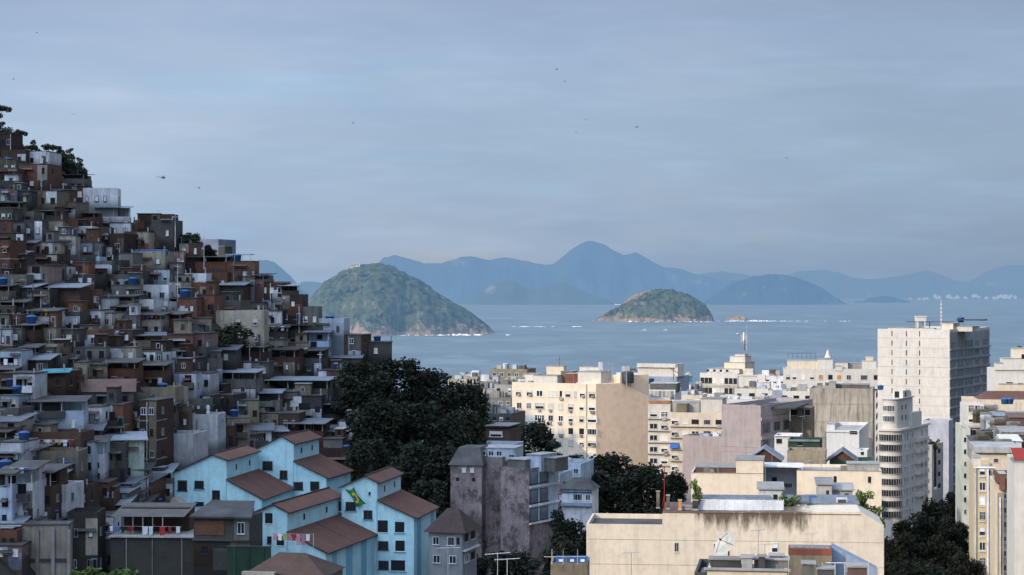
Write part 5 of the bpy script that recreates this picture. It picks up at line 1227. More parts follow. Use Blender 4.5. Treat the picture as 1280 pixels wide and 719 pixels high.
for px,kd in ((985,'half'),(993,'half'),(1004,'shut'),(1015,'half'),(1026,'orange'),(1038,'dark'),(1049,'orange'),(1061,'plain'),(1080,'wide'),(1095,'dark')):
    s4.win('shut' if kd=='orange' else kd,px,472,9 if px==1080 else 5.5,6,'f','frame','orange' if kd=='orange' else 'blind')
    s4.win('half',px,486,5.5,6)
s4.up(984,1022,452,2,9,cream,'penthouse'); s4.up(1022,1041,450,1.5,8,white,'penthouse'); s4.up(1044,1060,454,2,9,white); s4.up(1060,1080,455,4,10,'slabl'); s4.up(1078,1096,452,3,9,white,'penthouse'); s4.up(1083,1092,446.5,4,7,cream); s4.up(1044,1053,458,-.2,1,white)
b=MB(); b.lathe([(1.3,0),(1.0,.4),(.5,1.8),(.2,2.6),(0,2.7)],0,10); single('roof_finial',b,white,s4.pt(1035,4,4.5),'small white pointed finial over the skyline white block','finial')
tower_antenna(s4.pt(1039,6,3),5,'thin mast beside the white finial',.08)
b=MB(); [b.tube((-5+i*1.6,0,0),(-5+i*1.6,0,1.8),.05,.05,0,4) for i in range(7)]; b.tube((-5,0,1.8),(4.6,0,1.8),.05,.05,0,4); single('roof_railing',b,M['dkm'],s4.pt(1003,3,4.2),'dark railing with plants on the left end of the skyline white block','railing')
# middle roofs
for i,(x0,xc,xr,yt,D,m,L,l) in enumerate([(918,960,968,486,600,white,12,'long low white block behind the mauve building, left part'),(960,1014,1018,489,590,white,12,'low white block with dark windows above the roof terraces'),(1005,1052,1056,486,640,white,12,'white block behind the bare concrete wall'),(880,985,990,500,520,shade,14,'wide pale flat roof behind the mauve wall'),(845,878,882,494,600,cream,12,'cream block below the green kiosk')]):
    k=Bld('apartment_building',l,x0,xc,xr,yt,D,12,m,L=L)
    clutter(k,6,l,seed=i+50,hmax=2.6)
    k.grid(x0+6,xc-4,max(3,int((xc-x0)/11)),yt+8,yt+20,2,7,4.5,('wide','half','dark'))
    clutter(k,5,l,seed=i)
for i,(px,py,D) in enumerate(((935,470,650),(950,478,640),(940,484,610))):
    b=MB(); b.box(-3,3,0,3,-8,0); b.box(-3.2,3.2,-.2,3.2,0,.3); b.box(-1,1.5,.5,2.5,.3,2.2); single('roof_room',b,white,P(px,py,D),['upper white stair room right of the aerial block','middle white stair room right of the aerial block','lower white stair room right of the aerial block'][i],'roof room',-.25)
# --- mauve wall building with windowed right side
s=Bld('apartment_building','blank mauve wall with a shaded strip window side to its right',902,951,1016,507,430,30,lav)
low=Bld('apartment_building','low blank mauve wall running left below the crowded window boxes',853,903,906,546,446,30,lav,L=8)
for y in (560,578): MB().box(-low.W/2,low.W/2,-.02,-.003,low.z(y)-.05,low.z(y)+.05).obj('joint_line',M['slabl'],low.root)
clutter(low,4,'',seed=3,hmax=1.2)
for y,hp in ((535.5,13),(556,13),(576,13)):
    for x,w_ in ((957.5,10),(971,10),(983.5,10),(996.5,10),(1008.5,9)): s.win('wide',x,y,w_,hp,'r','slabl')
for y in (524,548,568,588): s.band(y,4,.25,lav,'spandrel','r')

for y in (541.5,560,566): MB().box(-s.W/2,s.W/2*(.6 if y!=560 else .9),-.02,-.003,s.z(y)-.05,s.z(y)+.05).obj('joint_line',M['slabl'],s.root)
b=MB(); b.poly([(0,0,0),(9,-3,0),(13,6,.5),(3,9,.5)]); b.poly([(0,0,-.3),(9,-3,-.3),(9,-3,0),(0,0,0)]); b.poly([(9,-3,-.3),(13,6,.2),(13,6,.5),(9,-3,0)]); single('terrace_roof',b,M['slab'],P(938,509,436),'dark slab roof over the terrace on top of the mauve building','roof')
b=MB()
for x,y in ((1,0),(8,-2.4),(12,5)): b.tube((x,y,-2.6),(x,y,0),.1,.1,0,5)
single('terrace_post_frame',b,M['slabl'],P(938,510,436),'posts under the dark slab roof of the mauve building','frame')
k=Bld('apartment_building','rooms recessed under the dark slab roof above the strip windows',952,1014,1018,510,442,14,M['tn'],L=7); k.grid(960,1008,4,516,516,1,9,7,('dark','wide'))
# --- bare concrete wall
s=Bld('apartment_building','tall bare concrete wall streaked with grime beside the rounded white building',1012,1091,1099,486,470,12,greyw,L=12,par=.4)
for y in (505.5,528,548): s.band(y,.5,.06,'slabl','floor_line')
s.up(1036,1044,478,1,3,greyw,'chimney'); s.up(1040,1085,482,3,9,'gr'); s.grid(1094,1098,1,500,600,8,2,7,('dark',),'r')
k=Bld('small_house','bluish white stepped house in front of the bare concrete wall',1033,1074,1086,538,420,14,shade,cat='house'); k.up(1033,1043,531,1,5,shade); k.win('dark',1067,541,9,4); k.band(541,.6,.1,'slabl')
k=Bld('small_house','low pale annex right of the bluish white house',1073,1084,1090,563,410,14,shade,cat='house',L=6); k.win('dark',1078,567,4,4)
# roof-top huts in the middle
def gable(px0,px1,ypk,yev,ybot,D,wm,rm,label,L=7,front=None):
    f_=Face((px0+px1)/2,D,10); a,ze=f_.xz(px0,yev); c,_=f_.xz(px1,yev); _,zp=f_.xz((px0+px1)/2,ypk); _,zb_=f_.xz((px0+px1)/2,ybot); zb_-=3
    t=thing('gabled_hut',label,'roof hut',tuple(f_.C.xy)+(zb_,),-f_.th); md=(a+c)/2
    MB().prism([(a,0),(c,0),(c,ze-zb_),(md,zp-zb_),(a,ze-zb_)],0,L).obj('wall',M[wm] if isinstance(wm,str) else wm,t)
    r=MB(); o=.5
    for sx,x0 in ((1,c),(-1,a)):
        d=(zp-ze)/(md-x0); x1=x0+sx*o; z1=ze+d*(x1-x0)-zb_
        q=[(md,-.5,zp-zb_+.12),(x1,-.5,z1+.12),(x1,L+.3,z1+.12),(md,L+.3,zp-zb_+.12)]; r.poly(q); r.poly([(p_[0],p_[1],p_[2]-.2) for p_ in q]); r.poly([q[0],q[1],(q[1][0],q[1][1],q[1][2]-.25),(q[0][0],q[0][1],q[0][2]-.25)])
    r.obj('roof',M[rm],t)
    if front: MB().box(a+.1,c-.1,-.08,-.003,.2,(ze-zb_)*.96).obj('front_panel',M[front],t)
    return t
gable(935,975,560,573,580,372,'bd','metal','roof hut with a red gable under a pale pitched roof'); gable(1037,1069,563,574,586,366,'bd','metal','roof hut with a dark red gable and green front',front='green')
k=Bld('small_house','dark green walled roof house between the mauve building and the bluish house',985,1025,1030,550,385,12,M['green'],cat='house',L=7); k.band(551,2.5,.3,'metal','canopy'); k.win('dark',1000,555,6,5)
k=Bld('small_house','pale terrace with a canopy left of the dark green roof house',968,1000,1004,545,395,12,shade,cat='house',L=8); k.band(545,1.2,.4,'wh','canopy'); k.grid(974,994,2,552,552,1,7,6,('dark',))
k=Bld('small_house','weathered tan wall below the dark green roof house',984,1032,1036,564,362,10,M['tn'],cat='house',L=8); 
k=Bld('small_house','grey wall right of the dark gabled hut, in front of the rounded building',1068,1090,1094,575,372,10,M['green'],cat='house',L=6); k.win('plain',1078,580,6,5)
# --- long penthouse with cream blind walls
s=Bld('apartment_building','long sunlit cream penthouse level behind the roof fence, left part',864,954,957,592,335,8,beige,L=13,zb=20,par=.5)
s.up(920,954,576,0.02,9,beige,'stair_tower'); s.up(868,918,588,4,11,'rust','sheet_roof'); s.band(592,.6,.08,'slabl','coping')
s=Bld('apartment_building','cream terrace block with a white canopy over a shaded recess',996,1102,1104,589,338,8,beige,L=12,zb=20,par=.5)
s.band(589,.6,.08,'slabl','coping'); s.up(1060,1101,584,5,10,'slabl','low_shed')
for px in (1044,1087): s.win('dark',px,600,4,8)
k=Bld('roof_terrace_house','shaded grey blue recess under a thin white roof between the cream walls',954,997,1000,582,344,8,bluegrey,cat='house',L=6,zb=20)
b=MB(); b.box(-3.6,3.8,-4,3,k.H,k.H+.2); b.obj('canopy',M['wh'],k.root)
for x in (-2.4,3.6): MB().box(x-.07,x+.07,-3.9,-3.7,k.H-4.6,k.H).obj('post',M['post'],k.root)
k.win('wide',985,607,12,6); k.win('dark',968,603,6,12)
for i,(px,py,D,h) in enumerate(((933,555,345,4.5),(1013,575,345,3.2),(965,560,360,2.6),(1003,520,430,4),(1072,560,350,2.2))): aerial(P(px,py,D)-Vector((0,0,h)),['tall aerial in front of the mauve wall','aerial above the white canopy roof','aerial beside the red gabled hut','long aerial before the dark green roof house','aerial near the dark gabled hut'][i],None,antenna_mesh(h,1.6,7))
ac=MB().box(-.45,.45,-.5,-.003,-.3,.3).mesh('air_conditioner',M['slabl'])
for nm,k in list(BL.items()):
    if k.D>650 or k.D<300: continue
    ws=[o for o in k.root.children if o.name.startswith('window') and abs(o.rotation_euler[2])<.01]
    for o in ws:
        if R.random()<.22 and o.scale.x<2.2 and len(ws)>4: link('air_conditioner',ac,k.root,(o.location.x+R.uniform(-.3,.3),-.002,o.location.z-o.scale.z*.5-.45))
    if k.L>5 and k.W>9 and k.D<560:
        for i in range(3):
            x=R.uniform(-k.W/2+1,k.W/2-1); y=R.uniform(1,k.L-1); h=R.uniform(.5,1.6)
            MB().box(x-.5,x+.5,y,y+R.uniform(.6,1.4),k.H-.68,k.H-.68+h).obj('vent_box',M[R.choice(['wh','gr','slabl','metal','tn'])],k.root)
            MB().tube((x+1.2,y,k.H-.7),(x+1.2,y,k.H-.7+R.uniform(.8,2.2)),.06,.06,0,5).obj('vent_pipe',M['alu'],k.root)
# --- rounded white building
D=520; th=math.radians(26); cx=P(1113.5,533,D); zb=ground(cx.x,cx.y)-1
t=thing('apartment_building','white building with a rounded corner of ribbon windows above the shaded street','apartment building',(cx.x,cx.y,zb),-th)
def Zc(py): return CZ+(HY-py)/F*D-zb
Rr=14.8/F*D
def stad(r,L,n=18): return [(-r,L)]+[(r*math.cos(math.pi+math.pi*i/n),r*math.sin(math.pi+math.pi*i/n)) for i in range(n+1)]+[(r,L)]
MB().column(stad(Rr,25),0,Zc(538)).obj('wall',white,t)
MB().column(stad(Rr+.5,25.5),Zc(538),Zc(535.5)).obj('cornice',white,t)
b=MB(); b.column(stad(Rr-.9,13),Zc(535.5),Zc(499)); b.obj('upper_storeys',white,t)
MB().column(stad(Rr-.5,13.3),Zc(499),Zc(498)).obj('upper_cornice',white,t)
MB().box(-.5,Rr-.8,3.5,10,Zc(499),Zc(489)).obj('penthouse',white,t); MB().box(-1,Rr-1.5,8,14,Zc(499),Zc(492)).obj('penthouse',white,t); MB().box(Rr-1.2,Rr+.1,9,18,Zc(535),Zc(518)).obj('setback_storey',white,t)
gl=M['glass']
for py in (545.5,558,572,586.5,600.5,614.5,628,641):
    b=MB(); n=12; h=.95
    for i in range(n):
        a0=math.pi*(1.12+.82*i/n); a1=math.pi*(1.12+.82*(i+1)/n); r=Rr+.02
        b.poly([(r*math.cos(a0),r*math.sin(a0),Zc(py)-h),(r*math.cos(a1),r*math.sin(a1),Zc(py)-h),(r*math.cos(a1),r*math.sin(a1),Zc(py)+h*.6),(r*math.cos(a0),r*math.sin(a0),Zc(py)+h*.6)],0)
        b.box(r*math.cos(a0)-.03,r*math.cos(a0)+.03,r*math.sin(a0)-.05,r*math.sin(a0)+.02,Zc(py)-h,Zc(py)+h*.6,1)
    b.column([((Rr+.16)*math.cos(math.pi*(1.1+.86*i/12)),(Rr+.16)*math.sin(math.pi*(1.1+.86*i/12))) for i in range(13)],Zc(py)-h-.18,Zc(py)-h,1)
    b.obj('ribbon_window',[gl,M['alu']],t)
    for y in (2.2,4.6,7,9.4,18.6,22.6): put_win(t,'plain',Rr,y,Zc(py)-.1,1.3,1.5,'r','frame')
for y0 in (12.0,15.5,19.5):
    for py in (553,567,581,595,609,623): MB().box(Rr+.003,Rr+1.1,y0,y0+2.4,Zc(py)-.6,Zc(py)+.35).obj('balcony',white,t)
for py,k in ((510,0),(523,0)):
    for i in range(4):
        a=math.pi*(1.3+.12*i); r=Rr-.88; put_win(t,'plain',r*math.cos(a),r*math.sin(a),Zc(py),.85,1.5,'f','frame',rz=a+math.pi/2)
    put_win(t,'dark',Rr-.9,3,Zc(py),1.0,1.3,'r','frame'); put_win(t,'dark',Rr-.9,6.5,Zc(py),1.0,1.3,'r','frame')
put_win(t,'dark',Rr*.2,3.5,Zc(494),1.2,1.6); put_win(t,'dark',Rr-.8,6,Zc(494),1.1,1.4,'r')
add_tank(Vector((cx.x,cx.y+6,zb+Zc(489)))+Vector((-1.5,0,0)),'blue tank on top of the rounded white building',None,1.0)
# grey block with plants
s=Bld('apartment_building','plain grey cream block with plants on its roof behind the rounded building',1149,1165,1179,556,560,28,mat('shade_toned_cream',(.34,.325,.30),stain=.3,rnd=0))  # cream wall darkened in its base colour to stand in for shade
s.win('dark',1169,585,3,50,'r'); s.grid(1174,1174,1,566,610,4,3,6,('dark',),'r'); 
for i,px in enumerate((1154,1162,1168)): treeh('bush1',['left','middle','right'][i]+' clump of green plants on the grey cream block roof',px,549,11,562,1.8,None,'roof_plant','plant')
# --- tall white tower
s=Bld('apartment_building','tall white tower with a seamed blank front and a dark windowed side on the right',1097,1187,1237,412,600,28,white)
MB().box(-s.W/2-.004,-s.W/2+s.W*.92,.4,9,s.H,s.z(404)).obj('raised_front',white,s.root) if False else None
towershade=mat('shade_grey_side',(.31,.30,.30),stain=.3,rnd=.03)  # grey laid over the white side, shade put into its colour
for px in (1115,1133,1149.5):
    for j in range(18): MB().box(s.fx(px)-.14,s.fx(px)+.14,-.06,-.003,s.z(421+j*12.1),s.z(414.5+j*12.1)).obj('vent_slot',M['slab'],s.root)
for j in range(16): s.band(423.5+j*12.1,.3,.02,M['cr'],'floor_line')
for j in range(16):
    y=431.5+j*12.1
    s.win('wide',1191.5,y,7,9,'r','slabl'); s.win('wide',1200,y,8.5,9,'r','slabl'); s.win('wide',1211,y,10,9,'r','slabl'); s.win('wide',1220.8,y,7.5,9,'r','slabl'); s.win('wide',1231.5,y,8,9,'r','slabl')
    s.band(y+6,2.4,.30,towershade,'balcony_slab','r')
MB().box(s.W/2+.001,s.W/2+.006,.3,s.L-.01,0,s.H-.8).obj('side_shade_layer',towershade,s.root)
s.up(1106,1164,411,3,5,white,'parapet_block'); s.up(1170,1184,405,6,13,cream,'penthouse'); s.up(1184,1206,409,8,16,white,'penthouse',)
b=MB(); 
for dx,dy in ((-1,-1),(1,-1),(1,1),(-1,1)): b.box(dx*1.0-.2,dx*1.0+.2,dy-.2,dy+.2,0,2.6)
b.box(-1.4,1.4,-1.4,1.4,2.6,3.9); b.box(-1.6,1.6,-1.6,1.6,3.9,4.15); single('water_tower',b,white,s.pt(1143,6,.3),'small white water tower on legs over the tall white tower','water tower')
b=MB(); b.box(-7,7,-.1,.1,0,.22); b.box(-.1,.1,-.1,.1,-2,0); b.box(5,5.2,-.1,.1,-2,0); single('roof_beam',b,M['dkm'],s.pt(1152,8,2.6),'dark beam on posts across the tall white tower roof','beam',-.4)
b=MB(); b.tube((0,0,0),(0,0,9.2),.13,.09,0,6); [b.box(-.26,.26,-.1,.1,1.0+i*1.1,1.45+i*1.1) for i in range(7)]; single('mast',b,white,s.pt(1166.5,8),'thick white mast on the tall white tower roof','mast')
tower_antenna(s.pt(1192,10,1),8.5,'thin mast right of the thick one on the tall white tower',.06)
add_tank(s.pt(1190,9,2.6),'blue tank on the tall white tower roof',None,1.3)
b=MB(); b.box(-4,4,0,5,0,.35); single('roof_slab',b,M['slab'],s.pt(1205,6,3.2),'dark flat canopy at the right end of the tall white tower roof','canopy',-.45)
k=Bld('apartment_building','grey block added to stand in for the shadow on the tall white tower',1154,1186,1188,526,580,20,mat('tower_shadow_grey',(.40,.40,.43),stain=.1,rnd=0),L=9)  # block and its grey added in place of the stepped shadow on the tower
# --- right edge
s=Bld('apartment_building','white stepped block at the right edge beyond the street houses',1243,1300,1302,462,545,6,white,L=16,mir=False)
s.up(1256,1300,449,2,10,white,'penthouse'); s.up(1248,1262,455,3,9,white); s.up(1271,1300,437,5,12,cream,'penthouse'); s.band(462,1.5,.4,white,'cornice')
s.grid(1262,1276,2,481,481,1,8,6,('dark','wide')); s.win('dark',1279,446,4,6)
s.up(1248,1280,480,-3,-.05,cream,'lower_terrace',492); treeh('bush2','green plants on the topmost roof at the right edge',1277,432,10,645,1.8,None,'roof_plant','plant')
s=Bld('street_house','cream house with a red brown hip roof at the right edge',1210,1300,1302,500,470,6,cream,L=14)
b=MB(); a=s.W/2; H=s.H; b.poly([(-a+2.5,1,H),(a,1,H),(a,6,H+1.7),(-a+5,6,H+1.7)]); b.poly([(-a+2.5,11,H),(-a+2.5,1,H),(-a+5,6,H+1.7)]); b.obj('hip_roof',M['tile'],s.root)
add_tank(P(1256,503,462)-Vector((0,0,.4)),'left of two blue tanks before the red brown hip roof',None,1.1); add_tank(P(1262,503,462)-Vector((0,0,.4)),'right of two blue tanks before the red brown hip roof',None,1.1)
s=Bld('street_house','narrow white and pale green house with glazed corner windows by the street',1206,1230,1231,507,440,8,white,L=14)
s.win('grid',1226.5,511,6,7); s.win('ac',1226.5,524,5,7)
s.grid(1214,1222,2,511,511,1,7,9,('grid','plain')); s.grid(1214,1224,2,524,524,1,7,8,('half',)); s.win('wide',1216,541,15,8,'f','frame'); s.band(533,3,.6,'wh','balcony'); s.band(548,3,.5,'gn','balcony'); 
s2=Bld('street_house','pale green narrow house end running down to the street',1203,1213,1214,536,425,8,mat('pale_green_city',(.50,.51,.43),stain=.2,rnd=.02),L=20)
s2.grid(1206.5,1206.5,1,550,640,7,3,6,('plain','dark'))
# messy roofs in the middle of the right group
for i,(x0,x1,yt,D,m,rm,l) in enumerate([(1230,1290,520,430,'slabl','metal','pale roof shed under the cream hip roofed house'),(1236,1262,529,415,'wh','metal','slanted white roof room among the right hand roofs'),(1262,1300,522,410,'rust','rust','rusty brown roof room at the right edge'),(1228,1252,546,390,'tn','slab','grey tin roofed shed above the yellow house'),(1252,1284,540,385,'cr','slabl','cream low shed with a ledge at the right edge'),(1214,1240,552,372,'slabl','slab','sloping grey roof at the street corner above the yellow house'),(1253,1277,551,360,'wh','wh','bright white small parapet room over the grey roof')]):
    shed(x0,x1,yt,yt+16,D,m,l,rm,L=9,th_=8)
for i in range(34):
    px,py=R.uniform(1226,1278),R.uniform(508,556); D_=470-(py-500)*2; b=MB(); w_=R.uniform(.5,1.6); b.box(-w_,w_,0,1.5,-2,R.uniform(.3,.9)); b.box(-w_*1.15,w_*1.15,-.1,1.6,-.3,-.15); 
    single('roof_box',b,M[R.choice(['wh','cr','tn','slabl','gr'])],P(px,py,D_),'small block among the crowded roofs at the right edge','roof box',R.uniform(-.3,.5),'small roof blocks at the right edge')
s=Bld('street_house','house with a broad grey roof slab above the yellow facade',1222,1272,1274,566,345,8,cream,L=12,zb=20)
MB().box(-s.W/2-.5,s.W/2+.5,-.8,12.5,s.H,s.H+.9).obj('roof_slab',M['slabl'],s.root); s.win('half',1232,576,8,5); s.win('wide',1245,576,6,5)
s=Bld('street_house','yellow house front with a column of white framed windows on the street',1217,1244,1250,583,325,9,yellow,zb=12,L=12)
for i,y in enumerate((589,608,626,645,664.5,683,702.5)):
    s.win(['half','plain','shut','grid','half','plain','grid'][i],1228,y,7.5,10.5,'f','frame','lwh'); s.band(y+7,.7,.25,'lwh','sill','f',(1223.5,1232.5)); s.win('dark',1236.7,y+2,2.0,5)
    s.win('plain',1242.3,y+1,2.4,7)
s.band(584.5,1.6,.35,'lwh','cornice')
MB().tube((s.fx(1219.5),-.2,0),(s.fx(1219.5),-.2,s.H),.16,.16,0,7).obj('drain_pipe',M['pb'],s.root)
MB().box(s.fx(1233),s.fx(1235.5),-.9,-.003,0,s.H-.4).obj('pilaster',M['wh'],s.root); MB().box(s.fx(1238),s.fx(1241),-.5,-.003,0,s.H-2.5).obj('pilaster',M['tn'],s.root)
s.up(1217,1226,573,.5,6,white)
s=Bld('street_house','brown and cream house with worn red tiles right of the yellow house',1244,1268,1270,604,312,9,cream,zb=12,L=12)
for y in (620,638,656,674,692,710): s.win('dark',1261,y,4,6); s.win('plain',1256.5,y,3,7); s.band(y+6,.6,.3,'wh','ledge','f',(1255,1266)); s.win('ac',1265.5,y-1,2.6,6)
for x0,x1,yt,m_ in ((1249,1256,592,'tile'),(1254,1263,598,'tile'),(1258,1267,603,'rust')): s.up(x0,x1,yt,-1.2+(x0-1249)*.1,3+(x0-1249)*.12,m_,'dormer',612)
MB().box(s.fx(1247),s.fx(1254),-1.4,-.003,0,s.H-1.5).obj('bay',M['tn'],s.root); MB().box(s.fx(1248.5),s.fx(1250),-1.7,-1.403,0,s.H-2).obj('drain_pipe',M['wh'],s.root)
b=MB(); a=s.W/2; b.poly([(-a,-.6,s.H+.05),(a*.5,-.6,s.H+.05),(a*.5,5,s.H+1.5),(-a,5,s.H+1.5)]); b.obj('tiled_roof',M['tile'],s.root); s.up(1256,1268,596,6,10,'br')
s=Bld('street_house','blank white wall with a small red roof at the lower right edge',1268,1330,1332,578,262,9,white,zb=12,L=12)
b=MB(); a=s.W/2; b.box(-a-.2,a+.2,-.15,5,s.H,s.H+.12); b.obj('coping',M['slabl'],s.root); b=MB(); b.poly([(-a,.2,s.H+.2),(a,.2,s.H+.2),(a,6,s.H+1.3),(-a,6,s.H+1.3)]); b.obj('roof',M['red'],s.root)
b=MB(); [b.tube((-a+.2+i*.5,.02,s.H-.1),(-a+.2+i*.5,.02,s.H-.08-0),.02,.02,0,4) for i in range(2)]
# --- back rows at the left of the skyline
rows=[(560,590,474,760,'cr','cream roofs at the far left end of the skyline',12),(582,600,471,720,'cr','small cream house with a pillared loggia on the skyline',8),(577,622,487,650,'pk','pinkish low block below the pillared loggia',10),(596,626,477,690,'gr','grey roofs between the pinkish block and the beige slab',10),(618,644,481,600,'slabl','pale grey block hard left of the beige slab',12),(574,642,497,560,'gr','shaded grey block with plants left of the beige slab',14),(596,642,517,480,'gd','dark shaded block behind the tiered tree',12),(613,662,461.5,900,'tn','long tan seaside stand roof on the skyline',14),(640,668,474,660,'wh','white roofs left behind the beige slab',12),(770,800,466,700,'wh','white roofs right behind the beige slab',12),(838,876,487,640,'cr','cream roofs below the skyline jointed arm',12),(945,985,470,760,'wh','small white roofs between the aerial block and the white block',12)]
for i,(x0,x1,yt,D,m,l,L) in enumerate(rows):
    k=Bld('apartment_building',l,x0,x1-3,x1,yt,D,16,M[m],L=L)
    k.grid(x0+5,x1-7,max(2,int((x1-x0)/9)),yt+7,yt+19,2,4.5,4.5,('dark','half','plain'))
    clutter(k,9,l,seed=i+20,hmax=2.8)
    if i in(1,): 
        for px in (585,589,593,597): k.win('dark',px,478,2.4,8)
for i,(px,py,D,h) in enumerate(((618,448,880,9),(600,463,800,3),(610,461,820,3),(588,465,780,3.5),(655,458,850,3),(700,462,640,3),(782,458,690,4),(790,462,690,3),(955,466,740,3),(970,464,760,4),(868,478,600,4),(1068,446,715,4),(1010,447,715,3),(1226,492,470,3.5),(1270,495,465,3.5),(1238,520,430,3))):
    tower_antenna(P(px,py,D)-Vector((0,0,h)),h,['tall lone mast on the skyline left of the beige slab','short mast over the left skyline roofs','second short mast over the left skyline roofs','mast by the pillared loggia','mast over the tan seaside roof','mast on the brown roof room','left of two masts by the pale blue block','right of two masts by the pale blue block','mast right of the aerial block','second mast right of the aerial block','mast below the green kiosk','mast on the right of the skyline white block','mast over the railing of the skyline white block','mast left of the red brown hip roof','mast right of the red brown hip roof','mast on the slanted white roof room'][i],.06,1)
g5='green treetops along the seafront'
for i,px in enumerate((566,574,583,592,604,612)): treeh('broad1',['leftmost','second','third','fourth','fifth','rightmost'][i]+' green treetop of the seafront row beyond the left skyline roofs',px,468+R.uniform(-1,1),16,860,10,g5)
for i,(px,py,wp) in enumerate(((622,510,10),(632,520,12),(610,533,12))): treeh('bush1',['upper','middle','lower'][i]+' rooftop plant on the shaded blocks left of the beige slab',px,py,wp,[555,555,478][i],2.2,None,'roof_plant','plant')
# far modern tower behind the hillside
s=Bld('tower_block','blue grey stepped tower far behind the hillside houses',249,273,281,299,620,14,mat('distant_blue_wall',(.16,.20,.27),stain=.1,rnd=0),L=14); s.up(273,281,308,0,6,'gd','lower_part',330); tower_antenna(P(255,299,620),4,'thin mast on the distant blue grey tower',.1)
# rails and posts on the hillside
t=thing('roof_pergola','pale blue pergola frame on the roof of the brick house near the ridge end','pergola',tuple(P(298,328,372)),-.1)
for x in (-2.2,-.7,.8,2.2): MB().tube((x,0,0),(x,0,1.35),.05,.05,0,5).obj('post',M['lb'],t)
MB().box(-2.4,2.4,-.1,2.2,1.35,1.5).obj('roof',M['lb'],t)
for i,(px,y0,y1) in enumerate(((167.5,424,455),(219,268,302),(222,330,386),(232,352,370),(312,430,466),(174,520,552),(255,295,330),(400,440,470))):
    D_=depth_at(px,y1)-2; q=P(px,y1,D_); b=MB(); hh=(y1-y0)/F*D_; b.tube((0,0,-1),(0,0,hh),.07,.05,0,6); b.box(-.5,.5,-.04,.04,hh-.5,hh-.42); single('utility_pole',b,M['post'],q,['pale utility pole beside the tan veranda in mid slope','slim pole at the ridge right of the walled grey house','tall pale pole below the round ridge tree','short pale pole left of the brick loggia','pale pole by the grey metal roofs above the broad roof','pale pole beside the brick stair tower','thin pole by the round ridge tree','pale pole at the right end of the houses'][i],'utility pole',0,'utility poles on the hillside')
def cable(a,c,sag,label):
    b=MB(); n=10; pts=[a.lerp(c,i/n)-Vector((0,0,sag*4*(i/n)*(1-i/n))) for i in range(n+1)]
    for p_,q_ in zip(pts,pts[1:]): b.tube(p_,q_,.035,.035,0,4)
    single('overhead_cable',b,M['dkm'],(0,0,0),label,'cable',0,'overhead cables across the hillside')
for x0,y0,x1,y1,l in ((222,332,312,431,'cable sagging from the tall pale pole down to the pole above the broad metal roof'),(167,426,312,432,'cable running level from the mid slope pole to the right'),(174,521,254,512,'cable from the brick stair tower pole to the blue tarpaulins'),(60,470,167,426,'cable rising from the turquoise awning to the mid slope pole'),(10,596,108,600,'cable across the dark shacks at the left edge'),(118,650,245,650,'cable over the dark terrace house'),(312,432,400,441,'cable from the broad roof pole to the right end of the houses'),(219,270,222,332,'steep cable between the ridge pole and the tall pale pole')):
    d0,d1=depth_at(x0,y0+14)-3,depth_at(x1,y1+14)-3
    cable(P(x0,y0,d0),P(x1,y1,d1),.9,l)
# fort buildings on the headland and town along the far shore
for i,(px,py,w_,h_) in enumerate(((447,334,11,8),(440,336,8,4),(434,337.5,6,3))):
    q=P(px,py,3600); q.y-=22; b=MB(); b.box(-w_/2,w_/2,0,6,-8,h_); b.box(-w_/2-.4,w_/2+.4,-.4,6.4,h_,h_+.6); [b.box(-w_/2+1+k*2.4,-w_/2+1.9+k*2.4,-.1,-.01,h_*.3,h_*.75,1) for k in range(max(1,int(w_/2.6)))]
    m_=M['wh']; single('fort_building',b,[m_,M['dark']],q,['tallest white fort building on top of the wooded headland','middle white fort building on the headland','lowest white fort building on the headland slope'][i],'building',0,'white fort buildings on the headland')
rr=random.Random(3); hz_m,nt,bs=new_mat('far_town_wall'); bs.inputs['Base Color'].default_value=(.7,.68,.66,1); hazy(hz_m,nt,bs,500,5500,(.27,.39,.55))
for i in range(42):
    px=rr.uniform(1165,1300) if i<34 else rr.uniform(1085,1165); D_=12300-rr.uniform(0,300); q=P(px,357,D_); w_=rr.uniform(4,11); h_=rr.uniform(5,17) if i<34 else rr.uniform(4,9); b=MB(); b.box(-w_,w_,0,20,-2,h_); b.box(-w_*.4,w_*.3,4,14,h_,h_+5)
    single('coastal_building',b,hz_m,(q.x,q.y,rr.uniform(0,16) if i<34 else 0),'tiny pale building in the town strung along the far eastern shore','building',0,'town on the far shore')
# boats
def boat(px,py,label,L=9):
    D_=CZ*F/(py-HY); q=P(px,py,D_); t=thing('motor_boat',label,'boat',(q.x,q.y,0),.15); m_,nt_,bs_=None,None,None
    b=MB(); sec=[(-.5,.16,.9),(-.2,.19,.9),(.2,.17,1.0),(.42,.09,1.15),(.5,.0,1.3)]
    for (x0,w0,z0),(x1,w1,z1) in zip(sec,sec[1:]):
        for sg in (1,-1): b.poly([(x0*L,sg*w0*L*.6,-.3),(x1*L,sg*w1*L*.6,-.3),(x1*L,sg*w1*L,z1),(x0*L,sg*w0*L,z0)])
        b.poly([(x0*L,-w0*L,z0-.1),(x1*L,-w1*L,z1-.1),(x1*L,w1*L,z1-.1),(x0*L,w0*L,z0-.1)])
    b.poly([(-.5*L,-.1*L,-.3),(-.5*L,.1*L,-.3),(-.5*L,.16*L,.9),(-.5*L,-.16*L,.9)]); b.obj('hull',M['lwh'],t)
    MB().box(-.15*L,.18*L,-.1*L,.1*L,.8,3.0).obj('cabin',M['lwh'],t); MB().box(-.13*L,.185*L,-.102*L,.102*L,1.7,2.3).obj('cabin_window',M['glass'],t); MB().tube((-.05*L,0,2.6),(-.05*L,0,4.6),.06,.04,0,5).obj('mast',M['alu'],t)
boat(806,413.5,'white motor boat left of the other, below the small wooded island',11); boat(832.5,413.5,'smaller white motor boat right of the other, below the small wooded island',8)
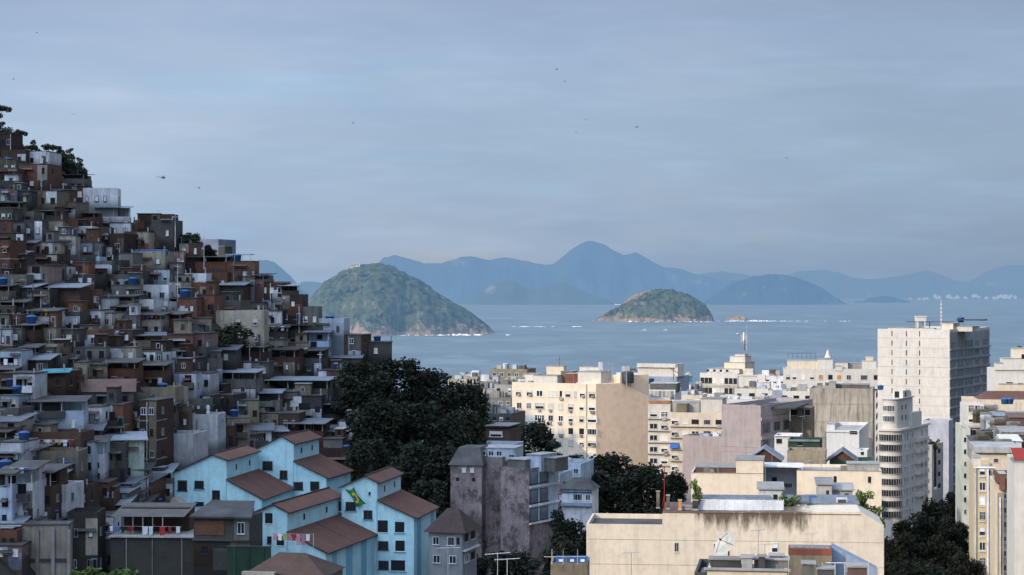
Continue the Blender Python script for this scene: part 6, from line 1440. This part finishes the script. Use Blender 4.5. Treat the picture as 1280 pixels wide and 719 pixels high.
# helicopters and birds
def heli(px,py,D_,label,m,s=1.0,rz=0):
    q=P(px,py,D_); t=thing('helicopter',label,'helicopter',q,rz,'helicopters over the bay'); t.scale=(s,s,s)
    b=MB(); prof=[(0,-2.4),(.55,-2.2),(.9,-1.5),(1.02,-.4),(.95,.8),(.6,1.7),(.3,2.3)]; b.lathe(prof,0,14); o=b.obj('fuselage',m,t); o.rotation_euler=(0,-math.pi/2,0); o.scale=(1,1,1)
    MB().tube((-2.0,0,.25),(-6.4,0,.6),.3,.12,0,8).obj('tail_boom',m,t); b=MB(); b.poly([(-6.0,0,.5),(-6.6,0,.5),(-7.0,0,1.9),(-6.5,0,1.9)]); b.poly([(-6.2,-.9,.62),(-5.8,-.9,.62),(-5.8,.9,.62),(-6.2,.9,.62)]); b.obj('tail_fin',m,t)
    MB().box(-1.0,.7,-.45,.45,.85,1.3).obj('engine_cover',m,t); MB().tube((-.1,0,1.3),(-.1,0,1.8),.1,.1,0,6).obj('rotor_mast',M['dkm'],t)
    for a in (.35,.35+math.pi/2): b=MB(); b.box(-5.2,5.2,-.14,.14,-.02,.03); b.obj('rotor_blade',M['dkm'],t,(-.1,0,1.8),a)
    MB().box(-6.7,-6.6,-.05,.05,.1,2.1).obj('tail_rotor',M['dkm'],t)
    for y in (-.9,.9):
        b=MB(); b.tube((-1.7,y,-1.5),(1.9,y,-1.5),.07,.07,0,6); b.tube((-.9,y*.7,-.8),(-.9,y,-1.5),.05,.05,0,5); b.tube((.9,y*.7,-.8),(.9,y,-1.5),.05,.05,0,5); b.obj('skid',M['dkm'],t)
    b=MB(); b.box(1.2,1.95,-.72,.72,-.25,.55); b.obj('cockpit_glass',M['glass'],t)
hd=mat('helicopter_grey',(.06,.07,.09),rough=.5,stain=0,rnd=0)
heli(204,222,2000,'dark helicopter flying right of the hillside, largest in the sky',hd,.9,.12); heli(249,235,3600,'tiny distant helicopter right of the larger one',hd,.8,.2); heli(441,153.5,2400,'pale helicopter high above the wooded headland',M['wh'],.62,.2); heli(983,197.5,2900,'pale small helicopter above the right part of the bay',M['pb'],.62,.5)
def bird(px,py,D_,label,rz):
    b=MB(); b.lathe([(0,-.5),(.10,-.3),(.13,0),(.09,.3),(.03,.55),(0,.6)],0,8); b.v=[(z,y,-x) for x,y,z in b.v]
    for sg in (1,-1): b.poly([(.16,sg*.08,.05),(.05,sg*.6,.28),(-.12,sg*.62,.27),(-.16,sg*.08,.04)]); b.poly([(.05,sg*.6,.28),(-.15,sg*1.15,.18),(-.2,sg*1.1,.17),(-.12,sg*.62,.27)])
    b.poly([(-.35,.03,0),(-.35,-.03,0),(-.75,-.16,.02),(-.75,.16,.02)]); single('bird',b,hd,P(px,py,D_),label,'bird',rz,'birds soaring in the sky')
for i,(px,py) in enumerate(((46,41),(17,99),(92,143),(696,87),(706,102),(733,150),(720,166),(796,159))): bird(px,py,700,['dark bird topmost in the left of the sky','faint bird at the far left of the sky','dark bird over the ridge trees','highest bird in the middle of the sky','bird just below the highest one','bird above the lowest pair in the middle sky','lowest bird in the middle of the sky','bird farthest right in the sky'][i],R.uniform(0,6))
